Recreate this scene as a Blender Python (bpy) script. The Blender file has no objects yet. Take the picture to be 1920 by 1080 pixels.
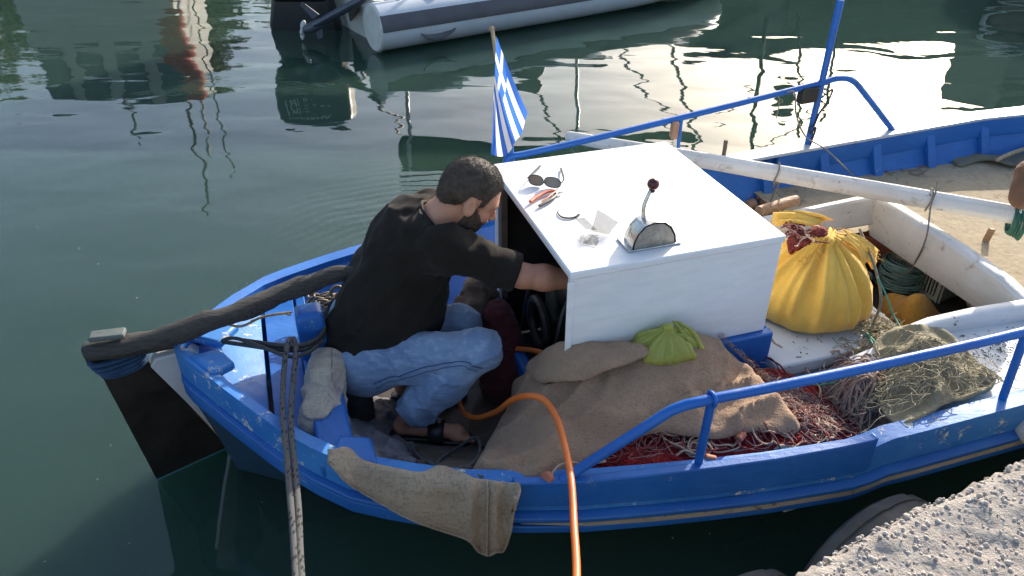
import bpy, bmesh, math, random
import numpy as np
from mathutils import Vector, Matrix, Euler
from mathutils.geometry import delaunay_2d_cdt
random.seed(7)
R = math.radians
scene = bpy.context.scene
col = scene.collection

# ------------------------------------------------------------------ camera, sky, sun, exposure
CAM_H, PITCH, FPX = 2.3, R(33), 1450.0
cam_data = bpy.data.cameras.new("camera")
cam = bpy.data.objects.new("camera", cam_data); col.objects.link(cam)
cam.location = (0, 0, CAM_H); cam.rotation_euler = (R(90) - PITCH, 0, 0)
cam_data.sensor_width = 36; cam_data.lens = FPX / 1920 * 36
cam_data.clip_start = 0.05; cam_data.clip_end = 2000
scene.camera = cam

SUN_EL, SUN_AZ = R(23), R(32)          # azimuth clockwise from +Y
world = bpy.data.worlds.new("World"); scene.world = world; world.use_nodes = True
wn = world.node_tree.nodes; wl = world.node_tree.links
for n in list(wn): wn.remove(n)
sky = wn.new("ShaderNodeTexSky"); sky.sky_type = 'NISHITA'; sky.sun_disc = False
sky.sun_elevation = SUN_EL; sky.sun_rotation = SUN_AZ
sky.air_density = 1.0; sky.dust_density = 2.6; sky.ozone_density = 1.0
bg = wn.new("ShaderNodeBackground"); bg.inputs[1].default_value = 0.15
wo = wn.new("ShaderNodeOutputWorld")
wl.new(sky.outputs[0], bg.inputs[0]); wl.new(bg.outputs[0], wo.inputs[0])
sd = bpy.data.lights.new("sun", 'SUN'); sd.energy = 4.0; sd.angle = R(0.53); sd.color = (1, .92, .80)
sun = bpy.data.objects.new("sun", sd); col.objects.link(sun)
sv = Vector((math.sin(SUN_AZ) * math.cos(SUN_EL), math.cos(SUN_AZ) * math.cos(SUN_EL), math.sin(SUN_EL)))
sun.rotation_euler = sv.to_track_quat('Z', 'Y').to_euler(); sun.location = sv * 30
scene.view_settings.view_transform = 'Standard'; scene.view_settings.look = 'None'
scene.view_settings.exposure = 1.05; scene.view_settings.gamma = 1
scene.render.engine = 'CYCLES'
scene.cycles.sample_clamp_indirect = 6; scene.cycles.sample_clamp_direct = 30
scene.cycles.max_bounces = 8; scene.cycles.transparent_max_bounces = 12
scene.cycles.caustics_reflective = False; scene.cycles.caustics_refractive = False

# ------------------------------------------------------------------ coordinates
cP, sP = math.cos(PITCH), math.sin(PITCH)
def W(px, py, z=0.0):
    """point of height z that the photograph shows at pixel px,py (1920x1080)"""
    a = (px - 960) / FPX; b = (540 - py) / FPX
    d = (a, cP + b * sP, -sP + b * cP); t = (CAM_H - z) / -d[2]
    return Vector((d[0] * t, d[1] * t, z))
BA = R(18); S0 = Vector((-1.1835, 2.1393, 0.0))
cB, sB = math.cos(BA), math.sin(BA)
def B(u, v, z=0.0):
    """boat frame (u forward from the stern, v to the far side) to world"""
    return Vector((S0.x + u * cB - v * sB, S0.y + u * sB + v * cB, z))
def UV(p):
    x, y = p[0] - S0.x, p[1] - S0.y
    return (x * cB + y * sB, -x * sB + y * cB, p[2])
def interp(x, tab):
    return float(np.interp(x, [t[0] for t in tab], [t[1] for t in tab]))

# ------------------------------------------------------------------ numpy noise
_rng = np.random.RandomState(3); _T = _rng.rand(32, 32, 32)
def noise3(P, s=1.0, off=0.0):
    P = np.asarray(P, float) * s + off + 100.0
    i = np.floor(P).astype(int); f = P - i; f = f * f * (3 - 2 * f); i &= 31; j = (i + 1) & 31
    x0, y0, z0 = i[..., 0], i[..., 1], i[..., 2]; x1, y1, z1 = j[..., 0], j[..., 1], j[..., 2]
    fx, fy, fz = f[..., 0], f[..., 1], f[..., 2]
    def L(a, b, t): return a + (b - a) * t
    c = L(L(L(_T[x0, y0, z0], _T[x1, y0, z0], fx), L(_T[x0, y1, z0], _T[x1, y1, z0], fx), fy),
          L(L(_T[x0, y0, z1], _T[x1, y0, z1], fx), L(_T[x0, y1, z1], _T[x1, y1, z1], fx), fy), fz)
    return c * 2 - 1
def fbm(P, s=1.0, o=3, off=0.0):
    r = 0; a = 1.0
    for k in range(o):
        r = r + a * noise3(P, s * 2 ** k, off + 7.3 * k); a *= .5
    return r

# ------------------------------------------------------------------ objects
def props(o, label=None, cat=None, group=None, kind=None):
    if label: o['label'] = label
    if cat: o['category'] = cat
    if group: o['group'] = group
    if kind: o['kind'] = kind
    return o
def thing(name, label, cat, loc, group=None):
    o = bpy.data.objects.new(name, None); col.objects.link(o); o.location = loc
    o.empty_display_size = .1
    return props(o, label, cat, group)
def root_loc(p):
    v = Vector((0, 0, 0))
    while p is not None: v = v + p.location; p = p.parent
    return v
class M:
    """collects shapes in world coordinates and links them as ONE mesh object"""
    def __init__(s): s.v = []; s.f = []; s.mi = []
    def add(s, vs, fs, m=0):
        n = len(s.v); s.v += [tuple(p) for p in vs]; s.f += [tuple(i + n for i in f) for f in fs]; s.mi += [m] * len(fs)
        return s
    def hexa(s, p, m=0):      # 8 corners: bottom 4 ccw, top 4 ccw
        return s.add(p, [(3, 2, 1, 0), (4, 5, 6, 7), (0, 1, 5, 4), (1, 2, 6, 5), (2, 3, 7, 6), (3, 0, 4, 7)], m)
    def bx(s, u0, u1, v0, v1, z0, z1, m=0, f=B):
        return s.hexa([f(u0, v0, z0), f(u1, v0, z0), f(u1, v1, z0), f(u0, v1, z0), f(u0, v0, z1), f(u1, v0, z1), f(u1, v1, z1), f(u0, v1, z1)], m)
    def beam(s, a, b, w, h, up=Vector((0, 0, 1)), m=0):
        a, b = Vector(a), Vector(b); d = (b - a).normalized(); x = d.cross(up).normalized(); y = x.cross(d).normalized()
        q = []
        for c in (a, b):
            q.append([c - x * w / 2 - y * h / 2, c + x * w / 2 - y * h / 2, c + x * w / 2 + y * h / 2, c - x * w / 2 + y * h / 2])
        return s.add(q[0] + q[1], [(0, 1, 2, 3), (7, 6, 5, 4), (0, 4, 5, 1), (1, 5, 6, 2), (2, 6, 7, 3), (3, 7, 4, 0)], m)
    def loft(s, rings, closed=True, caps=True, m=0):
        n = len(rings[0]); vs = [p for r in rings for p in r]; fs = []
        for i in range(len(rings) - 1):
            for j in range(n if closed else n - 1):
                k = (j + 1) % n
                fs.append((i * n + j, i * n + k, (i + 1) * n + k, (i + 1) * n + j))
        if caps and closed:
            fs.append(tuple(range(n - 1, -1, -1))); e = (len(rings) - 1) * n; fs.append(tuple(range(e, e + n)))
        return s.add(vs, fs, m)
    def tube(s, pts, r, n=8, m=0, flat=1.0, caps=True, closed=False):
        pts = [Vector(p) for p in pts]; N = len(pts)
        rr = r if isinstance(r, (list, tuple)) else [r] * N
        rr = [float(np.interp(i / (N - 1), np.linspace(0, 1, len(rr)), rr)) for i in range(N)]
        t0 = (pts[1] - pts[0]).normalized(); x = t0.orthogonal().normalized(); rings = []
        if abs(t0.z) < .9: x = (Vector((0, 0, 1)).cross(t0)).normalized()
        for i, p in enumerate(pts):
            t = (pts[min(i + 1, N - 1)] - pts[max(i - 1, 0)])
            if closed: t = pts[(i + 1) % N] - pts[i - 1]
            t = t.normalized() if t.length > 1e-9 else t0
            x = (x - t * x.dot(t)).normalized(); y = t.cross(x)
            rings.append([p + (x * math.cos(2 * math.pi * k / n) + y * flat * math.sin(2 * math.pi * k / n)) * rr[i] for k in range(n)])
        if closed: rings.append(rings[0])
        return s.loft(rings, True, caps and not closed, m)
    def ball(s, c, rad, nu=14, nv=9, m=0, rot=None):
        c = Vector(c); rad = Vector((rad,) * 3) if isinstance(rad, (int, float)) else Vector(rad)
        vs = []
        for i in range(nv + 1):
            th = math.pi * i / nv
            for j in range(nu):
                ph = 2 * math.pi * j / nu
                p = Vector((rad.x * math.sin(th) * math.cos(ph), rad.y * math.sin(th) * math.sin(ph), rad.z * math.cos(th)))
                if rot is not None: p = rot @ p
                vs.append(c + p)
        fs = []
        for i in range(nv):
            for j in range(nu):
                k = (j + 1) % nu; fs.append((i * nu + j, (i + 1) * nu + j, (i + 1) * nu + k, i * nu + k))
        return s.add(vs, fs, m)
    def prism(s, poly, ext, m=0):
        """poly: list of world points (planar), ext: extrusion vector"""
        n = len(poly); a = [Vector(p) for p in poly]; b = [p + Vector(ext) for p in a]
        return s.add(a + b, [tuple(range(n - 1, -1, -1)), tuple(range(n, 2 * n))] + [(i, (i + 1) % n, (i + 1) % n + n, i + n) for i in range(n)], m)
    def obj(s, name, mats, parent=None, smooth=True, bevel=0, seg=2, sub=0, solid=0, ang=40, merge=False):
        if not isinstance(mats, (list, tuple)): mats = [mats]
        off = root_loc(parent) if parent is not None else None
        if off is None:
            a = np.array(s.v); off = Vector(((a[:, 0].min() + a[:, 0].max()) / 2, (a[:, 1].min() + a[:, 1].max()) / 2, a[:, 2].min()))
        me = bpy.data.meshes.new(name)
        me.from_pydata([tuple(Vector(p) - off) for p in s.v], [], s.f)
        for m in mats: me.materials.append(m)
        me.polygons.foreach_set('material_index', s.mi)
        bm = bmesh.new(); bm.from_mesh(me)
        if merge: bmesh.ops.remove_doubles(bm, verts=bm.verts, dist=1e-5)
        bmesh.ops.recalc_face_normals(bm, faces=bm.faces)
        for f in bm.faces: f.smooth = smooth
        if smooth and ang < 180:
            for e in bm.edges:
                if len(e.link_faces) == 2 and e.calc_face_angle(0) > R(ang): e.smooth = False
        bm.to_mesh(me); bm.free()
        o = bpy.data.objects.new(name, me); col.objects.link(o)
        if parent is not None: o.parent = parent
        else: o.location = off
        if solid:
            md = o.modifiers.new('solid', 'SOLIDIFY'); md.thickness = solid; md.offset = -1
        if bevel:
            md = o.modifiers.new('bevel', 'BEVEL'); md.width = bevel; md.segments = seg; md.limit_method = 'ANGLE'; md.angle_limit = R(35); md.harden_normals = False
        if sub:
            md = o.modifiers.new('sub', 'SUBSURF'); md.levels = sub; md.render_levels = sub
        return o
def cr(pts, n=8, closed=False):
    """Catmull-Rom through points"""
    P = [Vector(p) for p in pts]; out = []; N = len(P)
    rng_ = range(N) if closed else range(N - 1)
    for i in rng_:
        p0 = P[i - 1] if (i > 0 or closed) else P[0] * 2 - P[1]
        p1 = P[i]; p2 = P[(i + 1) % N]; p3 = P[(i + 2) % N] if (i + 2 < N or closed) else P[-1] * 2 - P[-2]
        for k in range(n):
            t = k / n
            out.append(.5 * ((2 * p1) + (p2 - p0) * t + (2 * p0 - 5 * p1 + 4 * p2 - p3) * t * t + (3 * p1 - p0 - 3 * p2 + p3) * t ** 3))
    if not closed: out.append(P[-1].copy())
    return out
def pxs(l): return [W(*p) for p in l]

# cloth-like sheet: outline of (px,py,z) plus inner control points, thin-plate height
def tps(ctrl, reg=1e-5):
    C = np.array([[c[0], c[1]] for c in ctrl]); z = np.array([c[2] for c in ctrl]); n = len(C)
    d = np.hypot(C[:, None, 0] - C[None, :, 0], C[:, None, 1] - C[None, :, 1]) + 1e-9
    K = d * d * np.log(d) + reg * np.eye(n); Pm = np.c_[np.ones(n), C]
    A = np.zeros((n + 3, n + 3)); A[:n, :n] = K; A[:n, n:] = Pm; A[n:, :n] = Pm.T
    w = np.linalg.solve(A, np.r_[z, 0, 0, 0])
    def f(X):
        X = np.asarray(X, float); d = np.hypot(X[:, None, 0] - C[None, :, 0], X[:, None, 1] - C[None, :, 1]) + 1e-9
        return (d * d * np.log(d)) @ w[:n] + w[n] + X @ w[n + 1:]
    return f
def sheet(outline, inner=(), step=.02, disp=None, edge=.0, reg=1e-4, smooth_out=True, jitter=.25):
    """returns (M, heightfn): a surface over the outline, in world coordinates"""
    o = [W(*p) for p in outline]
    if smooth_out: o = cr(o, 6, True)
    c = [W(*p) for p in inner]
    ctrl = [tuple(p) for p in o[::3]] + [tuple(p) for p in c]
    f = tps(ctrl, reg)
    poly = np.array([(p.x, p.y) for p in o])
    x0, y0 = poly.min(0); x1, y1 = poly.max(0)
    pts = []
    for i in range(int((x1 - x0) / step) + 2):
        for j in range(int((y1 - y0) / step) + 2):
            x = x0 + (i + (.5 if j % 2 else 0) + random.uniform(-jitter, jitter)) * step; y = y0 + (j + random.uniform(-jitter, jitter)) * step
            pts.append((x, y))
    pts = np.array(pts)
    # inside test and distance to outline
    ins = np.zeros(len(pts), bool); n = len(poly); dist = np.full(len(pts), 9.)
    for k in range(n):
        a, b = poly[k], poly[(k + 1) % n]
        cond = ((a[1] > pts[:, 1]) != (b[1] > pts[:, 1]))
        with np.errstate(divide='ignore', invalid='ignore'):
            xi = (b[0] - a[0]) * (pts[:, 1] - a[1]) / (b[1] - a[1] + 1e-12) + a[0]
        ins ^= cond & (pts[:, 0] < xi)
        ab = b - a; t = np.clip(((pts - a) @ ab) / (ab @ ab + 1e-12), 0, 1)
        dist = np.minimum(dist, np.hypot(*(pts - a - t[:, None] * ab).T))
    keep = ins & (dist > step * .45); pts = pts[keep]; dist = dist[keep]
    allp = np.r_[poly, pts]; dd = np.r_[np.zeros(n), dist]
    res = delaunay_2d_cdt([Vector(p) for p in allp], [(k, (k + 1) % n) for k in range(n)], [list(range(n))], 1, 1e-5)
    vs = np.array([(v.x, v.y) for v in res[0]]); orig = res[3]
    de = np.array([dd[q[0]] if q else 0. for q in orig])
    z = f(vs); P = np.c_[vs, z]
    if disp is not None: z = z + disp(P, de)
    if edge: z = z - edge * np.exp(-de / .02)
    m = M(); m.add([tuple(p) for p in np.c_[vs, z]], [tuple(t) for t in res[2]])
    return m, f

# signed distance bodies -> surface nets
def dcap(P, a, b, ra, rb):
    a = np.array(a, float); b = np.array(b, float); ab = b - a
    t = np.clip(((P - a) @ ab) / (ab @ ab), 0, 1)
    return np.linalg.norm(P - a - t[:, None] * ab, axis=1) - (ra + (rb - ra) * t)
def dell(P, c, r, rot=None):
    Q = P - np.array(c, float)
    if rot is not None: Q = Q @ np.array(rot)
    r = np.array(r, float); k = np.linalg.norm(Q / r, axis=1); k2 = np.linalg.norm(Q / (r * r), axis=1) + 1e-9
    return k * (k - 1) / k2
def smin(a, b, k):
    h = np.clip(.5 + .5 * (b - a) / k, 0, 1); return b + (a - b) * h - k * h * (1 - h)
def smax(a, b, k): return -smin(-a, -b, k)
def nets(f, lo, hi, h):
    lo = np.array(lo, float); hi = np.array(hi, float); n = (np.ceil((hi - lo) / h / 4).astype(int) * 4 + 1)
    ax = [lo[i] + h * np.arange(n[i]) for i in range(3)]
    ca = [a[::4] for a in ax]
    G = np.stack(np.meshgrid(*ca, indexing='ij'), -1); cs = G.shape[:3]
    dc = f(G.reshape(-1, 3)).reshape(cs)
    val = np.repeat(np.repeat(np.repeat(dc, 4, 0), 4, 1), 4, 2)[:n[0], :n[1], :n[2]].copy()
    near = np.abs(dc) < 4 * h * 2.2
    nm = np.repeat(np.repeat(np.repeat(near, 4, 0), 4, 1), 4, 2)
    m2 = np.zeros_like(nm); 
    for dx in (0, -2):
        for dy in (0, -2):
            for dz in (0, -2): m2 |= np.roll(nm, (dx, dy, dz), (0, 1, 2))
    m2 = m2[:n[0], :n[1], :n[2]]
    idx = np.argwhere(m2); P = lo + idx * h
    v = np.empty(len(P)); 
    for k in range(0, len(P), 300000): v[k:k + 300000] = f(P[k:k + 300000])
    val[m2] = v
    s = val < 0
    c = [s[i:n[0] - 1 + i, j:n[1] - 1 + j, k:n[2] - 1 + k] for i in (0, 1) for j in (0, 1) for k in (0, 1)]
    allin = np.logical_and.reduce(c); anyin = np.logical_or.reduce(c); act = anyin & ~allin
    cells = np.argwhere(act); ids = -np.ones(act.shape, int); ids[tuple(cells.T)] = np.arange(len(cells))
    acc = np.zeros((len(cells), 3)); cnt = np.zeros(len(cells))
    cor = [(i, j, k) for i in (0, 1) for j in (0, 1) for k in (0, 1)]
    for a in cor:
        for d in range(3):
            if a[d]: continue
            b = list(a); b[d] = 1
            va = val[tuple((cells + a).T)]; vb = val[tuple((cells + b).T)]
            x = (va < 0) != (vb < 0); t = va / (va - vb + 1e-12)
            p = np.array(a, float)[None] + 0 * acc; p[:, d] = t
            acc[x] += p[x]; cnt[x] += 1
    V = lo + (cells + acc / cnt[:, None]) * h
    F = []
    for d in range(3):
        e1, e2 = [(1, 2), (2, 0), (0, 1)][d]
        sl = [slice(0, n[i]) for i in range(3)]; sa = [slice(0, n[i]) for i in range(3)]
        sa[d] = slice(0, n[d] - 1); sl[d] = slice(1, n[d])
        A, Bv = s[tuple(sa)], s[tuple(sl)]
        ed = np.argwhere(A != Bv); ok = (ed[:, e1] > 0) & (ed[:, e2] > 0) & (ed[:, e1] < n[e1] - 1) & (ed[:, e2] < n[e2] - 1); ed = ed[ok]
        fl = A[tuple(ed.T)]
        q = []
        for (o1, o2) in ((-1, -1), (0, -1), (0, 0), (-1, 0)):
            g = ed.copy(); g[:, e1] += o1; g[:, e2] += o2; q.append(ids[tuple(g.T)])
        q = np.stack(q, 1); q[~fl] = q[~fl][:, ::-1]; F.append(q[(q >= 0).all(1)])
    F = np.concatenate(F)
    m = M(); m.v = [tuple(p) for p in V]; m.f = [tuple(map(int, q)) for q in F]; m.mi = [0] * len(m.f)
    return m

# quay edge line
QA, QB = W(1480, 1080, .80), W(1920, 850, .80)
qd = (QB - QA).normalized(); qn = Vector((qd.y, -qd.x, 0))      # along the edge, inland
def QP(a, b, z): p = QA + qd * a + qn * b; return Vector((p.x, p.y, z))
# ------------------------------------------------------------------ materials
class N:
    def __init__(s, name):
        s.m = bpy.data.materials.new(name); s.m.use_nodes = True; s.t = s.m.node_tree; s.n = s.t.nodes; s.l = s.t.links
        for x in list(s.n): s.n.remove(x)
        s.out = s.n.new('ShaderNodeOutputMaterial'); s.co = s.n.new('ShaderNodeTexCoord').outputs['Object']
    def node(s, t, ins=None, **kw):
        x = s.n.new(t)
        for k, v in kw.items(): setattr(x, k, v)
        for k, v in (ins or {}).items(): s.set(x.inputs[k], v)
        return x
    def set(s, i, v):
        if isinstance(v, bpy.types.NodeSocket): s.l.new(v, i)
        else:
            if i.type == 'RGBA' and len(v) == 3: v = (*v, 1)
            i.default_value = v
    def map(s, sc=(1, 1, 1), rot=(0, 0, 0), vec=None):
        return s.node('ShaderNodeMapping', {'Vector': vec or s.co, 'Scale': sc, 'Rotation': rot}).outputs[0]
    def noise(s, sc, det=4, rough=.6, vec=None, dist=0):
        return s.node('ShaderNodeTexNoise', {'Vector': vec or s.co, 'Scale': sc, 'Detail': det, 'Roughness': rough, 'Distortion': dist}).outputs[0]
    def vor(s, sc, vec=None, feature='F1', out=0, rnd=1):
        return s.node('ShaderNodeTexVoronoi', {'Vector': vec or s.co, 'Scale': sc, 'Randomness': rnd}, feature=feature).outputs[out]
    def wave(s, sc, vec=None, dist=0, d='X', prof='SIN', dsc=1):
        return s.node('ShaderNodeTexWave', {'Vector': vec or s.co, 'Scale': sc, 'Distortion': dist, 'Detail': 2, 'Detail Scale': dsc}, bands_direction=d, wave_profile=prof).outputs['Fac']
    def ramp(s, f, stops, interp='LINEAR'):
        r = s.node('ShaderNodeValToRGB', {'Fac': f}); r.color_ramp.interpolation = interp; e = r.color_ramp.elements
        while len(e) < len(stops): e.new(.5)
        for i, (p, c) in enumerate(stops):
            e[i].position = p; e[i].color = (*c, 1) if isinstance(c, (tuple, list)) else (c, c, c, 1)
        return r.outputs[0]
    def mix(s, f, a, b, blend='MIX'):
        x = s.node('ShaderNodeMix', data_type='RGBA', blend_type=blend); s.set(x.inputs[0], f); s.set(x.inputs[6], a); s.set(x.inputs[7], b); return x.outputs[2]
    def math(s, op, a, b=0., clamp=False):
        x = s.node('ShaderNodeMath', operation=op, use_clamp=clamp); s.set(x.inputs[0], a); s.set(x.inputs[1], b); return x.outputs[0]
    def bump(s, h, st=.3, d=.01, nrm=None):
        i = {'Height': h, 'Strength': st, 'Distance': d}
        if nrm: i['Normal'] = nrm
        return s.node('ShaderNodeBump', i).outputs[0]
    def pr(s, color, rough=.5, nrm=None, **kw):
        i = {'Base Color': color, 'Roughness': rough}
        if nrm: i['Normal'] = nrm
        for k, v in kw.items(): i[k.replace('_', ' ')] = v
        p = s.node('ShaderNodeBsdfPrincipled', i); s.l.new(p.outputs[0], s.out.inputs[0]); s.p = p; return s.m

def paint(name, c, c2, chip, chipamt=.62, rough=.4, dirt=(.12, .10, .07), dirtamt=.65, grain=1., spec=.4):
    """brushed boat paint, worn to undercoat in places, stained"""
    n = N(name)
    a = n.noise(3, 5, .6); base = n.mix(n.ramp(a, [(.35, 0.), (.7, 1.)]), c, c2)
    st = n.noise(1.3, 3, .5, vec=n.map((6, 6, 30), (0, 0, 0)))
    base = n.mix(n.math('MULTIPLY', n.ramp(st, [(.45, 0.), (.8, 1.)]), .35), base, tuple(x * .72 for x in c))
    d = n.ramp(n.noise(9, 8, .75, dist=.6), [(dirtamt, 0.), (dirtamt + .12, 1.)])
    base = n.mix(n.math('MULTIPLY', d, .8), base, dirt)
    ch = n.ramp(n.noise(14, 10, .8, dist=.2), [(chipamt, 0.), (chipamt + .02, 1.)])
    base = n.mix(ch, base, chip)
    h = n.math('ADD', n.math('MULTIPLY', n.noise(22, 6, .7), .6 * grain), n.math('MULTIPLY', ch, -.3))
    h = n.math('ADD', h, n.math('MULTIPLY', n.noise(2.2, 3, .5, vec=n.map((4, 40, 40))), .25))
    rr = n.ramp(n.noise(7, 4), [(.3, rough - .1), (.7, rough + .2)])
    return n.pr(base, rr, n.bump(h, .5, .006), Specular_IOR_Level=spec)
def cloth(name, c, c2, weave=260, wst=.5, rough=.95, stain=None, stainamt=.6, sheen=.1, big=5, spk=.34):
    """woven cloth: irregular thread speckle, wrinkles, stains"""
    n = N(name)
    t1 = n.noise(weave * 1.2, 2, .5, vec=n.map((1, .22, .6))); t2 = n.noise(weave * 1.2, 2, .5, vec=n.map((.22, 1, .6)))
    w = n.math('ADD', t1, t2); lo = n.noise(big, 6, .65); hi = n.noise(210, 3, .7); cr_ = n.noise(26, 5, .65, dist=1.2)
    base = n.mix(n.ramp(lo, [(.3, 0.), (.7, 1.)]), c, c2)
    base = n.mix(n.ramp(w, [(.84, spk), (1.10, 0.)]), base, tuple(x * .45 for x in c))
    base = n.mix(n.ramp(hi, [(.5, 0.), (.75, spk * .5)]), base, tuple(min(1, x * 1.5) for x in c))
    if stain: base = n.mix(n.ramp(n.noise(4, 7, .7, dist=.5), [(stainamt, 0.), (stainamt + .12, .9)]), base, stain)
    h = n.math('ADD', n.math('ADD', n.math('MULTIPLY', w, .35), n.math('MULTIPLY', hi, .2)), n.math('ADD', n.math('MULTIPLY', cr_, .9), n.math('MULTIPLY', n.noise(9, 3, .5), 1.6)))
    return n.pr(base, rough, n.bump(h, wst, .007), Specular_IOR_Level=.15, Sheen_Weight=sheen)
def plain(name, c, rough=.5, metal=0., c2=None, sc=12, bump=.15, bs=30, **kw):
    n = N(name)
    base = n.mix(n.ramp(n.noise(sc, 6, .65), [(.35, 0.), (.7, 1.)]), c, c2 or tuple(x * .7 for x in c))
    return n.pr(base, rough, n.bump(n.noise(bs, 5, .6), bump, .005), Metallic=metal, **kw)
def wood(name, c, c2, axis=(1, 14, 14), rot=(0, 0, 0), rough=.8):
    n = N(name); v = n.map(axis, rot); a = n.noise(5, 8, .7, vec=v, dist=.3)
    return n.pr(n.ramp(a, [(.3, c2), (.5, c), (.7, tuple(min(1, x * 1.5) for x in c))]), rough, n.bump(n.math('ADD', a, n.math('MULTIPLY', n.noise(40, 4), .3)), .8, .008))

BLUE = paint('blue_boat_paint', (.012, .10, .36), (.022, .14, .44), (.16, .28, .42), .625, .38, dirt=(.01, .06, .22), dirtamt=.62)
BLUE_WORN = paint('worn_blue_paint', (.018, .14, .44), (.045, .22, .55), (.50, .52, .48), .575, .5, dirt=(.02, .09, .32), dirtamt=.58)
BLUE_PIPE = paint('blue_pipe_paint', (.008, .10, .40), (.014, .14, .50), (.12, .06, .035), .645, .34, dirt=(.01, .05, .2), dirtamt=.60)
WHITE = paint('white_box_paint', (.80, .80, .79), (.74, .75, .76), (.22, .20, .18), .685, .45, dirt=(.58, .56, .52), dirtamt=.62, grain=.8, spec=.3)
WHITE_OLD = paint('weathered_white_paint', (.70, .69, .65), (.60, .58, .53), (.16, .12, .09), .62, .6, dirt=(.30, .25, .19), dirtamt=.57, grain=1.4, spec=.2)
WHITE_DIRTY = paint('dirty_white_deck_paint', (.68, .69, .68), (.60, .61, .60), (.06, .05, .04), .60, .6, dirt=(.25, .23, .20), dirtamt=.60, grain=1.2, spec=.2)
GREYWHITE = paint('greyed_white_paint', (.50, .51, .53), (.42, .43, .46), (.2, .18, .16), .68, .6, dirt=(.3, .3, .3), dirtamt=.62)
CREAM = paint('worn_cream_stripe', (.36, .33, .27), (.28, .26, .22), (.10, .09, .07), .57, .7, dirt=(.08, .09, .12), dirtamt=.58)
BLACKHULL = plain('black_rudder_pitch', (.004, .004, .0035), .42, c2=(.030, .026, .020), sc=7, bump=.6, bs=26)
TIMBER = wood('old_grey_black_timber', (.040, .036, .032), (.008, .008, .008), (3, 26, 26), (0, 0, R(18)))
TAN_DECK = None
def mk_tan():
    n = N('sandy_canvas_deck'); a = n.noise(3, 8, .7); b = n.noise(30, 6, .7)
    base = n.mix(n.ramp(a, [(.3, 0.), (.7, 1.)]), (.44, .37, .26), (.34, .28, .19))
    base = n.mix(n.ramp(n.noise(11, 8, .75, dist=.5), [(.56, 0.), (.66, .85)]), base, (.16, .12, .08))
    base = n.mix(n.ramp(b, [(.4, .35), (.6, 0.)]), base, (.22, .17, .11))
    return n.pr(base, .95, n.bump(n.math('ADD', b, n.math('MULTIPLY', a, 2.)), .6, .008), Specular_IOR_Level=.1)
TAN_DECK = mk_tan()
FLOOR = plain('dark_wet_bilge_boards', (.075, .062, .048), .7, c2=(.03, .026, .022), sc=7, bump=.5)
BURLAP = cloth('brown_burlap', (.37, .245, .160), (.29, .185, .120), 190, .9, stain=(.15, .10, .07), stainamt=.60)
BURLAP_GREY = cloth('tan_burlap', (.36, .29, .205), (.28, .22, .155), 130, .9, stain=(.35, .33, .28), stainamt=.60, spk=.45)
SACKCLOTH = cloth('stained_pale_sackcloth', (.52, .44, .33), (.36, .30, .27), 150, .4, stain=(.22, .16, .20), stainamt=.50, big=8)
RAG = cloth('grey_filthy_rag', (.24, .22, .23), (.15, .14, .15), 140, .5, stain=(.05, .05, .06), stainamt=.5, big=9)
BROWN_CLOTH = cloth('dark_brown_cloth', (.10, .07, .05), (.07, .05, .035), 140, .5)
MAROON = cloth('maroon_mesh_sack', (.11, .028, .03), (.06, .02, .022), 75, 1., stain=(.20, .10, .10), stainamt=.62)
KHAKI = cloth('mossy_khaki_netting', (.33, .29, .19), (.22, .20, .13), 110, 1., stain=(.38, .35, .27), stainamt=.60, big=8)
CANVAS = cloth('grey_green_canvas', (.17, .17, .13), (.13, .13, .10), 200, .3)
YELLOW = cloth('yellow_woven_sack', (.80, .50, .10), (.70, .40, .07), 300, .6, stain=(.52, .30, .06), stainamt=.62, sheen=.2, spk=.10)
ORANGE_SACK = cloth('orange_brown_sack', (.55, .28, .05), (.42, .20, .04), 110, .4)
NET_RED = None
def mk_net(name, c, c2, c3):
    n = N(name); v = n.noise(45, 6, .8, dist=1.5); w = n.vor(60, n.map((1, 2.2, 1)), 'DISTANCE_TO_EDGE')
    base = n.mix(n.ramp(v, [(.35, 0.), (.65, 1.)]), c, c2)
    base = n.mix(n.ramp(n.noise(7, 4), [(.5, 0.), (.65, .8)]), base, c3)
    base = n.mix(n.ramp(w, [(.02, 0.), (.12, .9)]), tuple(min(1, x * 1.9) for x in c), base)
    return n.pr(base, .85, n.bump(n.math('ADD', v, n.math('MULTIPLY', w, -2.)), 1., .012), Specular_IOR_Level=.2)
NET_RED = mk_net('red_fishing_net', (.36, .020, .020), (.12, .010, .012), (.16, .05, .05))
CORD_CREAM = plain('cream_net_cord', (.46, .33, .24), .85, c2=(.30, .18, .13), sc=25, bump=.6, bs=120)
CORD_RED = plain('red_net_cord', (.20, .03, .03), .85, c2=(.10, .022, .022), sc=25, bump=.6, bs=120)
CORD_PINK = plain('faded_pink_twine', (.36, .27, .23), .9, c2=(.24, .15, .13), sc=30, bump=.6, bs=120)
CORD_GREY = plain('grey_cord', (.24, .22, .18), .9, c2=(.15, .13, .10), sc=40, bump=.6, bs=120)
GREEN_LINE = plain('green_line', (.04, .22, .14), .6, c2=(.06, .32, .20), sc=30)
TEAL_LINE = plain('teal_coiled_line', (.26, .42, .36), .7, c2=(.14, .26, .22), sc=30)
DARK_GREEN_LINE = plain('dark_green_rope', (.02, .09, .06), .7, c2=(.03, .13, .09), sc=30)
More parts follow.
